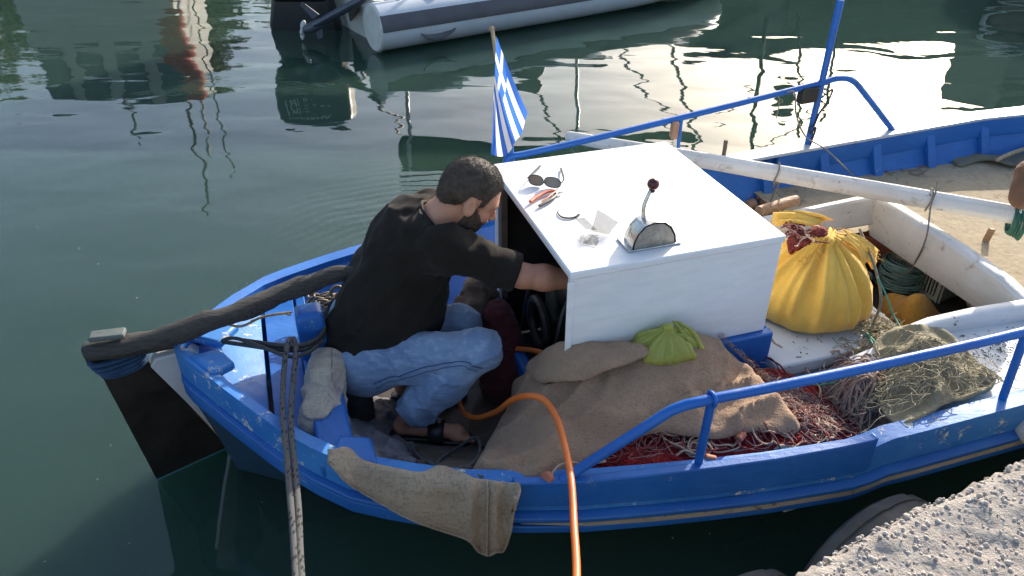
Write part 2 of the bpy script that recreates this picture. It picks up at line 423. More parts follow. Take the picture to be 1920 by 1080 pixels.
def mk_fleck():
    n = N('grey_black_flecked_rope')
    w = n.node('ShaderNodeTexBrick', {'Vector': n.map((1, 1, 1)), 'Scale': 1.0})
    v = n.wave(14, n.map((1, 1, 1), (0, 0, 0)), 0, 'DIAGONAL'); k = n.vor(60, n.map((1.6, .6, .6)), 'F1', 0, .6)
    base = n.mix(n.ramp(k, [(.30, 0.), (.36, 1.)]), (.006, .006, .007), (.070, .070, .068))
    return n.pr(base, .85, n.bump(n.noise(160, 2), .8, .003))
ROPE_FLECK = mk_fleck()
BLACK_ROPE = plain('black_rope', (.02, .02, .021), .6, c2=(.05, .05, .05), sc=60, bump=.7, bs=140)
HOSE = plain('orange_rubber_hose', (.72, .17, .025), .45, c2=(.62, .13, .02), sc=6, bump=.05)
CHAIN = plain('rusty_galvanised_chain', (.22, .18, .13), .55, .5, (.13, .09, .06), sc=30, bump=.4)
CHROME = plain('pitted_chrome', (.62, .62, .60), .22, 1., (.40, .39, .36), sc=25, bump=.5, bs=30)
CAST = plain('cast_metal_cover', (.42, .40, .36), .55, .7, (.22, .20, .17), sc=30, bump=1., bs=38)
STEEL = plain('bare_steel', (.45, .44, .42), .35, .9)
KNOB = plain('dark_red_knob', (.10, .012, .014), .25, sc=20)
BLACK = plain('black_plastic', (.012, .012, .013), .4, c2=(.02, .02, .02))
RUBBER = plain('old_black_rubber', (.02, .02, .02), .8, c2=(.045, .045, .045), sc=9, bump=.5)
RUBBER_TYRE = plain('weathered_tyre_rubber', (.065, .065, .063), .8, c2=(.12, .12, .11), sc=7, bump=.5)
PLIER_ORANGE = plain('orange_grip_plastic', (.62, .12, .04), .4, c2=(.5, .10, .03))
CORK = plain('terracotta_net_float', (.42, .15, .08), .7, c2=(.32, .10, .06))
BROWN_WOOD = wood('brown_wooden_roller', (.30, .17, .09), (.16, .09, .05), (2, 16, 16), (0, 0, R(18)), .6)
PALE_WOOD = wood('pale_bamboo_pole', (.38, .30, .19), (.22, .16, .10), (10, 10, 1))
CRATE = plain('grey_green_crate_plastic', (.42, .44, .36), .6, c2=(.30, .32, .26), sc=9)
REDBOX = plain('dull_red_board', (.36, .12, .09), .8, c2=(.26, .09, .07), sc=7, bump=.3)
GREYBOX = plain('dirty_foam_block', (.30, .28, .25), .85, c2=(.20, .18, .15), sc=9, bump=.3)
def mk_thin(name, c, alpha, rough=.35, tr=.3, wrinkle=40):
    n = N(name); w = n.noise(wrinkle, 4, .6, vec=n.map((1, 1, .35)))
    p = n.node('ShaderNodeBsdfPrincipled', {'Base Color': n.mix(w, c, tuple(x * .75 for x in c)), 'Roughness': rough, 'Normal': n.bump(w, .8, .008)})
    t = n.node('ShaderNodeBsdfTranslucent', {'Color': c}); a = n.node('ShaderNodeMixShader', {0: tr})
    n.l.new(p.outputs[0], a.inputs[1]); n.l.new(t.outputs[0], a.inputs[2])
    b = n.node('ShaderNodeMixShader', {0: alpha}); tp = n.node('ShaderNodeBsdfTransparent')
    n.l.new(tp.outputs[0], b.inputs[1]); n.l.new(a.outputs[0], b.inputs[2]); n.l.new(b.outputs[0], n.out.inputs[0]); return n.m
BAG_GREEN = mk_thin('thin_lime_plastic_film', (.58, .60, .13), .90, .3, .35)
BAG_OLIVE = mk_thin('olive_plastic_film', (.30, .30, .04), .95, .4, .2)
GAUZE = mk_thin('grey_wire_gauze', (.24, .235, .21), .62, .5, .1, 90)
LENS = mk_thin('smoky_lens', (.16, .15, .13), .82, .06, .0, 1)
# people
def mk_skin():
    n = N('tanned_skin'); a = n.noise(30, 5, .6); b = n.noise(8, 3)
    base = n.mix(n.ramp(b, [(.35, 0.), (.7, 1.)]), (.56, .28, .18), (.46, .20, .12)); base = n.mix(n.math('MULTIPLY', a, .3), base, (.32, .13, .08))
    n.pr(base, .5, n.bump(n.noise(220, 3), .25, .002), Specular_IOR_Level=.35, Subsurface_Weight=.15, Subsurface_Scale=.01)
    return n.m
SKIN = mk_skin()
HAIR = plain('dark_brown_hair', (.030, .020, .014), .6, c2=(.11, .080, .058), sc=45, bump=.4, bs=260)
BEARD = plain('dark_beard', (.050, .030, .022), .85, c2=(.11, .062, .042), sc=90, bump=1., bs=260)
SHIRT = None
def mk_shirt():
    n = N('black_cotton'); a = n.noise(9, 5, .6)
    return n.pr(n.mix(a, (.010, .009, .008), (.026, .021, .017)), .95, n.bump(n.noise(300, 2), .3, .002), Sheen_Weight=.06, Sheen_Roughness=.5, Specular_IOR_Level=.1)
SHIRT = mk_shirt()
def mk_denim():
    n = N('faded_blue_denim'); tw = n.wave(330, n.map((1, 1, 1), (0, R(35), R(20))), .3, 'DIAGONAL'); a = n.noise(6, 5, .6); c = n.noise(26, 4, .6, vec=n.map((1, 1, 3)))
    base = n.mix(n.ramp(a, [(.3, 0.), (.65, 1.)]), (.12, .19, .32), (.25, .34, .48)); base = n.mix(n.ramp(c, [(.5, 0.), (.75, .6)]), base, (.40, .49, .62))
    base = n.mix(n.math('MULTIPLY', tw, .22), base, (.06, .10, .22))
    return n.pr(base, .85, n.bump(n.math('ADD', tw, n.math('MULTIPLY', c, 3.)), .3, .004), Specular_IOR_Level=.2, Sheen_Weight=.15)
DENIM = mk_denim()
SEAM = plain('dark_denim_seam', (.05, .09, .20), .9)
# ------------------------------------------------------------------ water and sea bed
def mk_water():
    n = N('harbour_water')
    P = n.node('ShaderNodeTexCoord').outputs['Object']
    big = n.noise(1.1, 1.5, .4, vec=n.map((1, 1.9, 1), (0, 0, R(12))), dist=.4)
    mid = n.noise(3.2, 3, .5, vec=n.map((.55, 2.1, 1), (0, 0, R(8))))
    fine = n.noise(14, 2, .5, vec=n.map((.6, 1.6, 1), (0, 0, R(-10))))
    # rings spreading from the rocking hull
    rip = n.node('ShaderNodeTexWave', {'Vector': n.node('ShaderNodeMapping', {'Vector': P, 'Location': tuple(-W(815, 430, 0)), 'Scale': (1, 1.15, 0)}).outputs[0], 'Scale': 3.4, 'Distortion': 4.5, 'Detail': 2, 'Detail Scale': .8}, wave_type='RINGS', rings_direction='Z').outputs['Fac']
    g = n.node('ShaderNodeVectorMath', {0: P, 1: tuple(W(760, 420, 0))}, operation='DISTANCE').outputs['Value']
    fall = n.ramp(g, [(.25, 1.), (1., 0.)])
    g2 = n.node('ShaderNodeVectorMath', {0: P, 1: (-5.5, 9.0, 0)}, operation='DISTANCE').outputs['Value']
    chop = n.math('ADD', n.math('MULTIPLY', n.ramp(n.math('DIVIDE', g2, 6.), [(.35, 1.), (.95, 0.)]), .11), .028)
    h = n.math('ADD', n.math('MULTIPLY', big, 1.0), n.math('MULTIPLY', mid, chop))
    h = n.math('ADD', h, n.math('MULTIPLY', fine, .0016))
    h = n.math('ADD', h, n.math('MULTIPLY', n.math('MULTIPLY', rip, n.math('ADD', n.math('MULTIPLY', fall, .08), .004)), 1.))
    bmp = n.bump(h, .26, .05)
    fr = n.node('ShaderNodeFresnel', {'IOR': 1.40, 'Normal': bmp}).outputs[0]
    gl = n.node('ShaderNodeBsdfGlossy', {'Color': (1, 1, 1), 'Roughness': .015, 'Normal': bmp}).outputs[0]
    murk = n.node('ShaderNodeBsdfDiffuse', {'Color': (.030, .062, .048)}).outputs[0]
    sss = n.node('ShaderNodeBsdfPrincipled', {'Base Color': (.052, .108, .080), 'Roughness': 1, 'Specular IOR Level': 0, 'Subsurface Weight': 1., 'Subsurface Radius': (.25, .4, .3), 'Subsurface Scale': 1.}, subsurface_method='BURLEY').outputs[0]
    tr = n.node('ShaderNodeBsdfTransparent', {'Color': (.62, .84, .76)}).outputs[0]
    a = n.node('ShaderNodeMixShader', {0: .58}); n.l.new(sss, a.inputs[1]); n.l.new(tr, a.inputs[2])
    b = n.node('ShaderNodeMixShader', {0: fr}); n.l.new(a.outputs[0], b.inputs[1]); n.l.new(gl, b.inputs[2])
    n.l.new(b.outputs[0], n.out.inputs[0]); return n.m
def flat_sheet(name, z, mat, s=400, kind='structure'):
    m = M(); m.add([(-s, -s, z), (s, -s, z), (s, s, z), (-s, s, z)], [(0, 1, 2, 3)])
    o = m.obj(name, mat, None, False); props(o, kind=kind); return o
w = flat_sheet('water', 0, mk_water())
flat_sheet('seabed', -3.2, plain('dark_green_seabed', (.010, .022, .014), .9, c2=(.016, .03, .018), sc=1))

# ------------------------------------------------------------------ the blue fishing boat
boat = thing('fishing_boat', 'small blue and white wooden fishing boat moored stern first by the quay', 'boat', B(0, .06, 0))
NEAR = [(0, .04), (.03, -.02), (.08, -.09), (.15, -.19), (.24, -.31), (.31, -.40), (.4, -.50), (.51, -.60), (.67, -.69), (.84, -.77), (.99, -.82), (1.2, -.88), (1.54, -.95), (1.84, -1.0), (2.13, -1.04), (2.4, -1.06), (2.8, -1.07), (3.6, -1.06), (4.5, -.98), (5.4, -.72), (6.1, -.32), (6.5, 0)]
FAR = [(0, .04), (.03, .13), (.08, .22), (.11, .27), (.19, .40), (.33, .58), (.49, .69), (.66, .77), (.82, .82), (1.2, .90), (1.6, .96), (2.1, 1.01), (3, 1.04), (4, 1.05), (4.8, 1.02), (5.4, .80), (6.1, .38), (6.5, 0)]
SHEER = [(0, .64), (.15, .60), (.31, .555), (.51, .52), (.84, .50), (1.3, .49), (1.84, .49), (2.1, .50), (2.2, .535), (2.5, .555), (3.2, .58), (4, .60), (5, .65), (6.5, .80)]
QK = lambda u: .62 + .33 * min(1, max(0, u - .3) / 2.5)
US = [0, .03, .06, .1, .15, .2, .26, .32, .4, .5, .6, .72, .85, 1, 1.2, 1.4, 1.6, 1.8, 2.0, 2.08, 2.14, 2.2, 2.3, 2.5, 2.8, 3.1, 3.5, 4, 4.5, 5, 5.4, 5.8, 6.1, 6.35, 6.5]
def edge(u, side): return interp(u, NEAR if side < 0 else FAR)
def cen(u): return .5 * (edge(u, -1) + edge(u, 1))
def hw(u): return .5 * (edge(u, 1) - edge(u, -1))
def side_loft(prof, side, us=US, closed=True):
    """prof(u, zs, half width) -> list of (inward offset, z); lofted along one side"""
    rings = []
    for u in us:
        e = edge(u, side); zs = interp(u, SHEER); c = cen(u); h = abs(e - c)
        ring = []
        for off, z in prof(u, zs, h):
            hh = max(h - off, .0); ring.append(B(u, c + side * hh, z))
        rings.append(ring)
    m = M(); m.loft(rings, closed, closed); return m
for s in (-1, 1):
    side_loft(lambda u, z, h: [(.065, z), (0, z), (-.004, z - .04), (-.002, z - .115), (.055, z - .115), (.065, z - .05)], s).obj('gunwale', BLUE_WORN if s < 0 else BLUE, boat, bevel=.006, ang=30)
    side_loft(lambda u, z, h: [(.03, z - .117), (0, z - .117), (-.028, z - .128), (-.028, z - .145), (-.02, z - .150), (.03, z - .150)], s).obj('rubbing_strake', BLUE, boat, bevel=.005, ang=30)
    side_loft(lambda u, z, h: [(.03, z - .1715 if u > .9 else z - .152), (-.020, z - .1715 if u > .9 else z - .152), (-.022, z - .185), (-.018, z - .205), (.03, z - .205)], s).obj('lower_strake', BLUE, boat, bevel=.004, ang=30)
    usb = [x for x in US if x >= 1.0]
    side_loft(lambda u, z, h: [(.03, z - .1515), (-.024, z - .1515), (-.024, z - .1515 - .020 * min(1, (u - .98) / .3)), (.03, z - .1515 - .020 * min(1, (u - .98) / .3))], s, usb).obj('stripe_strake', CREAM, boat, ang=30)
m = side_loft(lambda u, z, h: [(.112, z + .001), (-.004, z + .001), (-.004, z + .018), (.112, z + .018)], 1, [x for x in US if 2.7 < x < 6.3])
m.obj('gunwale_cap', paint('worn_glare_gunwale_cap', (.50, .53, .56), (.30, .40, .55), (.18, .14, .10), .60, .22, dirt=(.25, .24, .22), dirtamt=.58), boat, bevel=.003, ang=30)  # worn cap, its pale colour also standing in for low sun glare
side_loft(lambda u, z, h: [(.110, z - .105), (.084, z - .105), (.084, z), (.110, z)], 1, [x for x in US if 2.9 < x < 6.3]).obj('carlin', BLUE, boat, bevel=.004, ang=30)
hull = M(); rings = []
for u in US:
    c = cen(u); h = hw(u); zs = interp(u, SHEER); t = min(1, u / .5) * min(1, (6.5 - u) / .9)
    def P_(k, z): return B(u + (.10 - z * .2) * (1 - min(1, u / .35)) if z < .3 else u, c + k * h, z)
    q = QK(u)
    kk = [(-.90, zs - .19), (-.80 * q, .20), (-.74 * q, .04), (-.52 * q, -.10), (-.25 * q, -.26), (-.04, -.42)]; kk = kk + [(-a, b) for a, b in kk[::-1]]
    rings.append([P_(k, z) for k, z in kk])
hull.loft(rings, False, False); hull.obj('hull', plain('dull_blue_antifouling', (.012, .05, .10), .6, c2=(.012, .035, .05), sc=4, bump=.3), boat, ang=60)
inner = M()
for s in (-1, 1):
    rings = []
    for u in [x for x in US if .25 < x < 6.2]:
        c = cen(u); h = abs(edge(u, s) - c); zs = interp(u, SHEER)
        rings.append([B(u, c + s * max(h - .060, 0), zs - .02), B(u, c + s * max(h - .10, 0) * .97, zs - .16), B(u, c + s * max(h - .02, 0) * .74 * QK(u), .2), B(u, c + s * h * .62 * QK(u), .115)])
    inner.loft(rings, False, False)
inner.obj('inner_planking', BLUE, boat, ang=50, solid=0)
fl = M(); fl.loft([[B(u, cen(u) - hw(u) * .63 * QK(u), .12), B(u, cen(u) + hw(u) * .63 * QK(u), .12)] for u in [x for x in US if .2 < x < 6]], False, False)
fl.obj('bilge_floor', FLOOR, boat)
# after deck between the quarters: two panels with an open seam, far locker side, thwart and bitt
def deck_panel(us, z0, z1, inset=.07, m=None, v0=None, v1=None):
    m = m or M(); rings = []
    for i, u in enumerate(us):
        z = z0 + (z1 - z0) * i / (len(us) - 1)
        a = cen(u) - max(hw(u) - inset, .01) if v0 is None else v0; b = cen(u) + max(hw(u) - inset, .01) if v1 is None else v1
        rings.append([B(u, a, z), B(u, b, z), B(u, b, z - .02), B(u, a, z - .02)])
    m.loft(rings, True, True); return m
deck_panel([.07, .12, .18, .24, .285], .575, .475, .05).obj('stern_deck', BLUE_WORN, boat, ang=30, bevel=.002)
deck_panel([.30, .36, .42], .452, .440, .06).obj('stern_deck', BLUE, boat, ang=30, bevel=.002)
th = M(); th.bx(.425, .545, -.54, .16, .42, .485); th.obj('thwart', BLUE, boat, bevel=.012)
th = M(); th.hexa([B(.43, -.24, .25), B(.47, -.24, .25), B(.47, .30, .25), B(.43, .30, .25), B(.43, -.50, .43), B(.47, -.50, .43), B(.47, .62, .43), B(.43, .62, .43)]); th.obj('bulkhead', BLUE, boat, bevel=.004)
bt = M(); r_ = []
for z, k in [(.40, .9), (.58, .95), (.63, .95), (.665, .9), (.68, .75)]:
    c = B(.475, .075, z); r_.append([c + (B(a * .055 * k, b * .055 * k) - B(0, 0)) for a, b in ((-1, -1), (1, -1), (1, 1), (-1, 1))])
bt.loft(r_); bt.obj('bitt_post', BLUE, boat, bevel=.014, seg=3)
# knee blocks on the near quarter
kb = M(); kb.prism([B(.46, -.555, .49), B(.60, -.63, .49), B(.60, -.50, .49), B(.50, -.46, .49)], (0, 0, .035)); kb.obj('knee', BLUE, boat, bevel=.012)
kb = M(); kb.prism([B(.05, -.02, .60), B(.13, -.13, .585), B(.20, -.07, .57), B(.15, .02, .58)], (0, 0, .035)); kb.prism([B(.05, .10, .60), B(.15, .05, .58), B(.22, .17, .57), B(.12, .24, .59)], (0, 0, .035)); kb.obj('stem_knee', BLUE_WORN, boat, bevel=.012)
# sternpost (white deadwood) and rudder
sp = M(); SPv = lambda z: .215 - .17 * z
_sp = [(-.10, .55), (-.075, .585), (.05, .60), (.30, .30), (.36, -.03), (.095, -.03)]
sp.prism([B(u, SPv(z), z) for u, z in _sp], B(0, -.055, 0) - B(0, 0, 0)); sp.obj('sternpost', GREYWHITE, boat, bevel=.008)
rud = M(); rud.prism([B(-.27, .115, .60), B(-.12, .15, .57), B(.065, .205, .008), B(-.205, .105, .008)], B(0, -.035, 0) - B(0, 0, 0))
ro = rud.obj('rudder', BLACKHULL, boat, bevel=.004)
rb = M(); rb.prism([B(-.204, .104, .0075), B(.064, .204, .0075), B(.13, .23, -.28), B(.10, .21, -.62), B(-.10, .14, -.72), B(-.15, .12, -.55), B(-.13, .13, -.35)], B(0, -.033, 0) - B(0, 0, 0)); rb.obj('rudder_blade', plain('blue_green_rudder_blade', (.03, .16, .24), .7, c2=(.04, .12, .08), sc=4), ro, bevel=.003)
til = cr([W(165, 660, .64), W(230, 650, .65), W(330, 625, .68), (W(440, 588, .71)), W(540, 545, .74), W(620, 520, .77), W(690, 500, .79), W(760, 480, .80)], 8)
m = M(); m.tube(til, [.040, .043, .043, .040, .032, .024, .02], 14, flat=.9)
for i, p in enumerate(m.v):
    d = .009 * float(noise3(np.array([p[0] * 9, p[1] * 9, p[2] * 30]))) + .004 * float(noise3(np.array([p[0] * 14, p[1] * 60, p[2] * 70]))); m.v[i] = (p[0], p[1] + d, p[2] + d)
til_o = m.obj('tiller', TIMBER, boat, ang=50)
hd = M(); hd.beam(W(158, 664, .62), W(330, 632, .64), .05, .075); hd.obj('rudder_head', TIMBER, til_o, bevel=.012)
hd = M(); hd.beam(W(168, 632, .70), W(235, 624, .70), .05, .02); hd.obj('cap_plank', plain('pale_grey_cap_plank', (.12, .14, .13), .8, c2=(.07, .08, .08), bump=.5), til_o, bevel=.006)
m = M()
for k in range(5):
    z = .60 - k * .014; j = random.uniform; c = [B(-.275 + .006 * k, .125, z), B(-.272 + .006 * k, .07, z + j(-.008, .008)), B(-.19, .075 + j(-.006, .006), z + j(-.01, .01)), B(-.12, .09, z + .01), B(-.115, .165, z + .01)]; m.tube(cr(c, 6, True), [.010, .013, .009, .012], 8, closed=True, flat=.6)
m.obj('blue_lashing', plain('blue_cloth_lashing', (.012, .035, .08), .9, c2=(.02, .06, .13), bump=.8, sc=30), ro)
# washboard on the near rail
m = side_loft(lambda u, z, h: [(.022, z - .05), (-.010, z - .09), (-.010, z + .012 + .040 * (u - .99) / 1.14), (.022, z + .012 + .040 * (u - .99) / 1.14)], -1, [x for x in [.985] + US + [2.11, 2.13] if .98 < x < 2.135 and x != 2.08 or x in (2.11,)])
m.obj('washboard', BLUE, boat, bevel=.004, ang=30)
# frames along the far side, forward
for u in [2.35, 3.0, 3.38, 3.74, 4.12, 4.5, 4.9]:
    m = M(); h = edge(u, 1); zt = interp(u, SHEER) - .02; m.hexa([B(u, h - .26, .25), B(u + .055, h - .26, .25), B(u + .055, h - .1, .25), B(u, h - .1, .25), B(u, h - .105, zt), B(u + .055, h - .105, zt), B(u + .055, h - .05, zt), B(u, h - .05, zt)]); m.obj('rib', BLUE, boat, bevel=.006)
# decks forward
m = M(); rings = [[B(u, (-.60 if u > 3.27 else .33), .40), B(u, edge(u, 1) - .13, .40)] for u in (2.95, 3.268, 3.272, 3.6, 4, 4.5, 5, 5.4)]
m.loft(rings, False, False); m.obj('canvas_deck', TAN_DECK, boat)
m = M(); m.loft([[B(u, edge(u, -1) + .055, .49 if u > 2.5 else .46), B(u, -.57, .49 if u > 2.5 else .46)] for u in (2.42, 2.56, 2.8, 3.1, 3.4, 3.8, 4.4, 5)], False, False); m.obj('side_deck', WHITE_DIRTY, boat)
m = M(); m.bx(2.16, 2.80, -.50, .46, .36, .42); m.bx(2.17, 2.79, -.485, .45, .14, .36); m.obj('fish_deck', WHITE_DIRTY, boat, bevel=.01)
m = M(); m.bx(1.9, 2.75, -.98, -.505, .22, .25); m.obj('low_side_deck', WHITE_DIRTY, boat, bevel=.004)
m = M(); m.bx(2.1, 3.0, .47, .95, .24, .27); m.obj('low_side_deck', plain('brown_debris_boards', (.16, .11, .07), .9, c2=(.07, .05, .035), sc=22, bump=1., bs=40), boat)
# hold with its coaming
cm = M()
cm.prism([B(2.60, .30, .45), B(3.26, .30, .45), B(3.26, .30, .60), B(3.20, .30, .612), B(2.60, .30, .585)], B(0, .045, 0) - B(0, 0))
cm.obj('hatch_coaming', WHITE_OLD, boat, bevel=.012)
cm = M(); cm.loft([[B(3.225 + d, v, z) for d, z in ((0, .505), (.06, .36), (.075, .60 - q), (.02, .61 - q), (0, .60 - q))] for v, q in ((.3455, 0), (.1, 0), (-.2, .004), (-.45, .02), (-.57, .05), (-.64, .08))]); cm.obj('hatch_coaming', WHITE_OLD, boat, bevel=.008, ang=25)
cm = M(); cm.loft([[B(u, v + d, z) for d, z in ((0, .36), (.06, .36), (.055, .55 + q), (.01, .56 + q), (-.01, .54 + q))] for u, v, q in ((2.70, -.57, -.04), (2.8, -.575, -.015), (3.0, -.59, .0), (3.2, -.61, .005), (3.6, -.63, .01), (4.2, -.65, .01))]); cm.obj('hatch_coaming', WHITE_DIRTY, boat, bevel=.014, seg=3, ang=25)
m = M(); m.bx(2.80, 3.8, .62, .63, .05, .385); m.bx(3.79, 3.8, -.63, .62, .05, .385); m.bx(2.80, 3.79, -.60, -.595, .05, .385); m.bx(2.795, 2.80, -.57, .30, .05, .36); m.obj('hold_lining', plain('dark_hold_lining', (.20, .15, .11), .9, c2=(.11, .085, .06), sc=8), boat)
# engine box
box = M(); box.bx(1.295, 2.105, -.452, .45, .957, .985); eb_top = box.obj('engine_box', WHITE, boat, bevel=.006)
m = M(); m.bx(1.30, 2.10, -.445, -.42, .575, .9565); m.obj('side_panel', WHITE, eb_top, bevel=.004)
m = M(); m.bx(1.288, 1.312, -.452, -.4455, .565, .950); m.obj('corner_batten', WHITE, eb_top, bevel=.006)
m = M(); m.bx(1.31, 2.10, .42, .445, .575, .9565); m.obj('side_panel', WHITE, eb_top, bevel=.004)
m = M(); m.bx(2.075, 2.10, -.4195, .4195, .575, .9565); m.obj('end_panel', WHITE, eb_top, bevel=.004)
m = M(); m.bx(1.30, 1.33, .36, .40, .40, .9565); m.obj('door_post', WHITE, eb_top, bevel=.004)
m = M(); m.bx(1.295, 1.325, .30, .345, .40, .9565); m.obj('door_post', plain('brown_grey_door_frame', (.16, .13, .11), .7, c2=(.09, .075, .06)), eb_top, bevel=.004)
m = M(); m.bx(1.32, 2.13, -.47, -.43, .25, .574); m.bx(2.09, 2.13, -.43, .47, .25, .574); m.bx(1.32, 2.09, .43, .47, .25, .574); m.obj('engine_box_base', BLUE, eb_top, bevel=.008)
m = M(); m.bx(1.24, 1.29, -.46, .46, .12, .37); m.obj('engine_coaming', BLUE, boat, bevel=.012)
m = M(); m.bx(1.34, 2.07, .405, .41, .13, .95); m.bx(2.065, 2.07, -.41, .405, .13, .95); m.bx(1.34, 2.065, -.415, -.41, .13, .95); m.obj('shade_lining', plain('unlit_black_lining', (.02, .018, .016), .8, c2=(.035, .03, .025)), eb_top)  # black sheets added inside the box, painting its unlit interior
m = M()
for c, r in [(B(1.62, .02, .42), (.24, .13, .18)), (B(1.5, -.02, .62), (.08, .09, .09))]: m.ball(c, r, 16, 10)
for k in range(4): m.tube([B(1.42 + .1 * k, -.02, .5), B(1.42 + .1 * k, .02, .72)], .035, 12)
m.tube(cr([B(1.36, .2, .3), B(1.38, .15, .55), B(1.45, .05, .68), B(1.6, .1, .75)], 8), .014, 8)
m.tube(cr([B(1.34, -.2, .3), B(1.40, -.15, .6), B(1.5, -.1, .7)], 8), .01, 8)
fw = [B(1.37, .03 + .10 * math.cos(a), .45 + .10 * math.sin(a)) for a in np.linspace(0, 2 * math.pi, 24, endpoint=False)]; m.tube(fw, .018, 8, closed=True)
m.obj('engine', plain('oily_dark_engine', (.02, .019, .018), .5, .4, (.06, .055, .05), sc=15, bump=.6), boat)
# gear control on the box
ctl = M(); rr = []
def ctlp(a, b, z): return B(1.628 + a * .86, -.345 + b, .985 + z)
arch = [(-.098, 0), (-.094, .03), (-.078, .062), (-.05, .088), (-.01, .098), (.035, .092), (.068, .070), (.09, .036), (.098, 0)]
hs = M()
hs.loft([[ctlp(a * k, b, z * k2) for a, z in arch] for b, k, k2 in ((-.030, .93, .93), (-.038, .99, .99), (-.038, 1, 1), (.0, 1.02, 1.02), (.035, .96, .98), (.042, .90, .9))], True, True)
hs_o = hs.obj('gear_control', CHROME, boat, bevel=.003, ang=30)
m = M(); m.prism([ctlp(a * .90, -.0385, z * .90 + .003) for a, z in arch], (B(0, .0045) - B(0, 0))); m.obj('face_plate', CAST, hs_o)
m = M(); m.bx(1.528, 1.728, -.392, -.292, .986, .992); m.obj('base_flange', CHROME, hs_o, bevel=.003)
lv = cr([B(1.606, -.335, 1.055), B(1.604, -.325, 1.11), B(1.620, -.32, 1.155), B(1.632, -.318, 1.175)], 6)
m = M(); m.tube(lv, [.008, .007, .0065], 10); m.obj('lever', CHROME, hs_o)
m = M(); m.tube([lv[-1] - Vector((0, 0, .012)), lv[-1]], [.010, .011], 12); m.obj('collar', BLACK, hs_o)
m = M(); m.ball(lv[-1] + Vector((.002, 0, .016)), .0205, 20, 14); m.obj('knob', KNOB, hs_o)
# rails
def rail(name, pts, r=.0165, parent=boat, mat=BLUE_PIPE): m = M(); m.tube(cr(pts, 8), r, 12); return m.obj(name, mat, parent, ang=60)
nr = rail('hand_rail', [B(1.13, -.85, .50), B(1.25, -.86, .58), B(1.38, -.89, .69), B(1.46, -.91, .755), B(1.56, -.935, .785), B(1.8, -.955, .795), B(2.2, -.98, .81), B(2.7, -1.0, .83), B(3.3, -1.0, .86)])
for u, du, vt, zt, vb in ((1.56, 0, -.935, .79, -.925), (2.66, -.01, -1.0, .83, -1.02)):
    m = M(); m.tube([B(u, vb, interp(u, SHEER) - .02), B(u, vt, zt)], .0135, 12); m.obj('rail_post', BLUE_PIPE, nr)
m = M(); m.tube([B(1.56, -.915 + .022 * math.cos(a) - .02, .785 + .022 * math.sin(a)) for a in np.linspace(0, 6.283, 16, endpoint=False)], .006, 8, closed=True); m.obj('rail_clamp', BLUE_PIPE, nr)
frl = rail('hand_rail', [B(1.50, .90, .50), B(1.50, .895, .62), B(1.50, .89, .77), B(1.53, .892, .805), B(1.62, .895, .81), B(2.0, .93, .83), B(2.45, .96, .865), B(3.0, .99, .915), B(3.33, 1.0, .95), B(3.44, 1.0, .965), B(3.54, 1.0, .94), B(3.66, 1.0, .84), B(3.9, 1.0, .62), B(3.93, 1.0, .59)])
m = M(); m.tube([B(2.47, .955, .50), B(2.47, .96, .86)], .0135, 12); m.obj('rail_post', BLUE_PIPE, frl)
pole = M(); pole.tube([B(3.33, 1.0, .56), B(3.335, 1.0, .95), B(3.35, 1.015, 1.38)], [.017, .017, .020], 12); pole.obj('light_pole', BLUE_PIPE, frl)
m = M(); c = B(3.27, .99, .895); m.beam(c + Vector((-.065, -.02, .0)), c + Vector((.035, .02, .0)), .05, .085); m.obj('work_light', BLACK, frl, bevel=.006)
m = M(); m.tube(cr([B(3.37, .98, .9), B(3.40, .98, .91), B(3.385, .98, .85), B(3.345, .98, .78), B(3.33, .98, .72), B(3.30, .98, .70), B(3.32, .98, .67), B(3.345, .98, .70), B(3.335, .98, .6)], 8), .005, 6); m.obj('light_cable', BLACK, frl)
m = M(); m.beam(B(2.43, .94, .86), B(2.43, .945, .77), .035, .055, Vector((0, 1, 0))); m.obj('wooden_block', plain('pale_brown_block', (.42, .24, .14), .7, c2=(.32, .18, .10)), frl, bevel=.006)
m = M(); m.beam(B(2.44, .94, .77), B(2.45, .945, .63), .018, .012, Vector((0, 1, 0))); m.obj('white_peg', WHITE_OLD, frl, bevel=.002)
m = M(); m.tube([B(2.79, 1.0, .55), B(2.79, 1.0, .69)], .011, 10); m.obj('thole_pin', plain('brown_thole_pin', (.20, .15, .10), .8), boat)
m = M(); m.tube([B(1.535, .905, .73), B(1.525, .91, .86)], .022, 12); m.obj('flag_socket', BLUE, frl)
# ------------------------------------------------------------------ the crouching man
EYE = plain('eye_white', (.5, .45, .4), .2, bump=0)
man = thing('person', 'bearded man in black t-shirt and faded jeans squatting, reaching into the white box', 'person', B(.85, .05, .12))
def vb(*a): return np.array(B(*a))
J = dict(pel=(.66, .08, .47), chest=(.90, .09, .86), neck=(.99, .075, .985), rhip=(.68, -.03, .45), lhip=(.68, .19, .45),
         rknee=(1.035, -.25, .59), lknee=(1.045, .05, .50), rank=(.775, -.175, .29), lank=(.84, .15, .24),
         rheel=(.745, -.165, .215), rball=(.945, -.245, .205), lheel=(.80, .12, .165), lball=(.98, .06, .155),
         rsh=(.965, -.105, .955), lsh=(.985, .26, .90), relb=(1.215, -.205, .845), rwri=(1.44, -.24, .80), lelb=(.93, .34, .70), lwri=(.93, .17, .60))
J = {k: vb(*v) for k, v in J.items()}
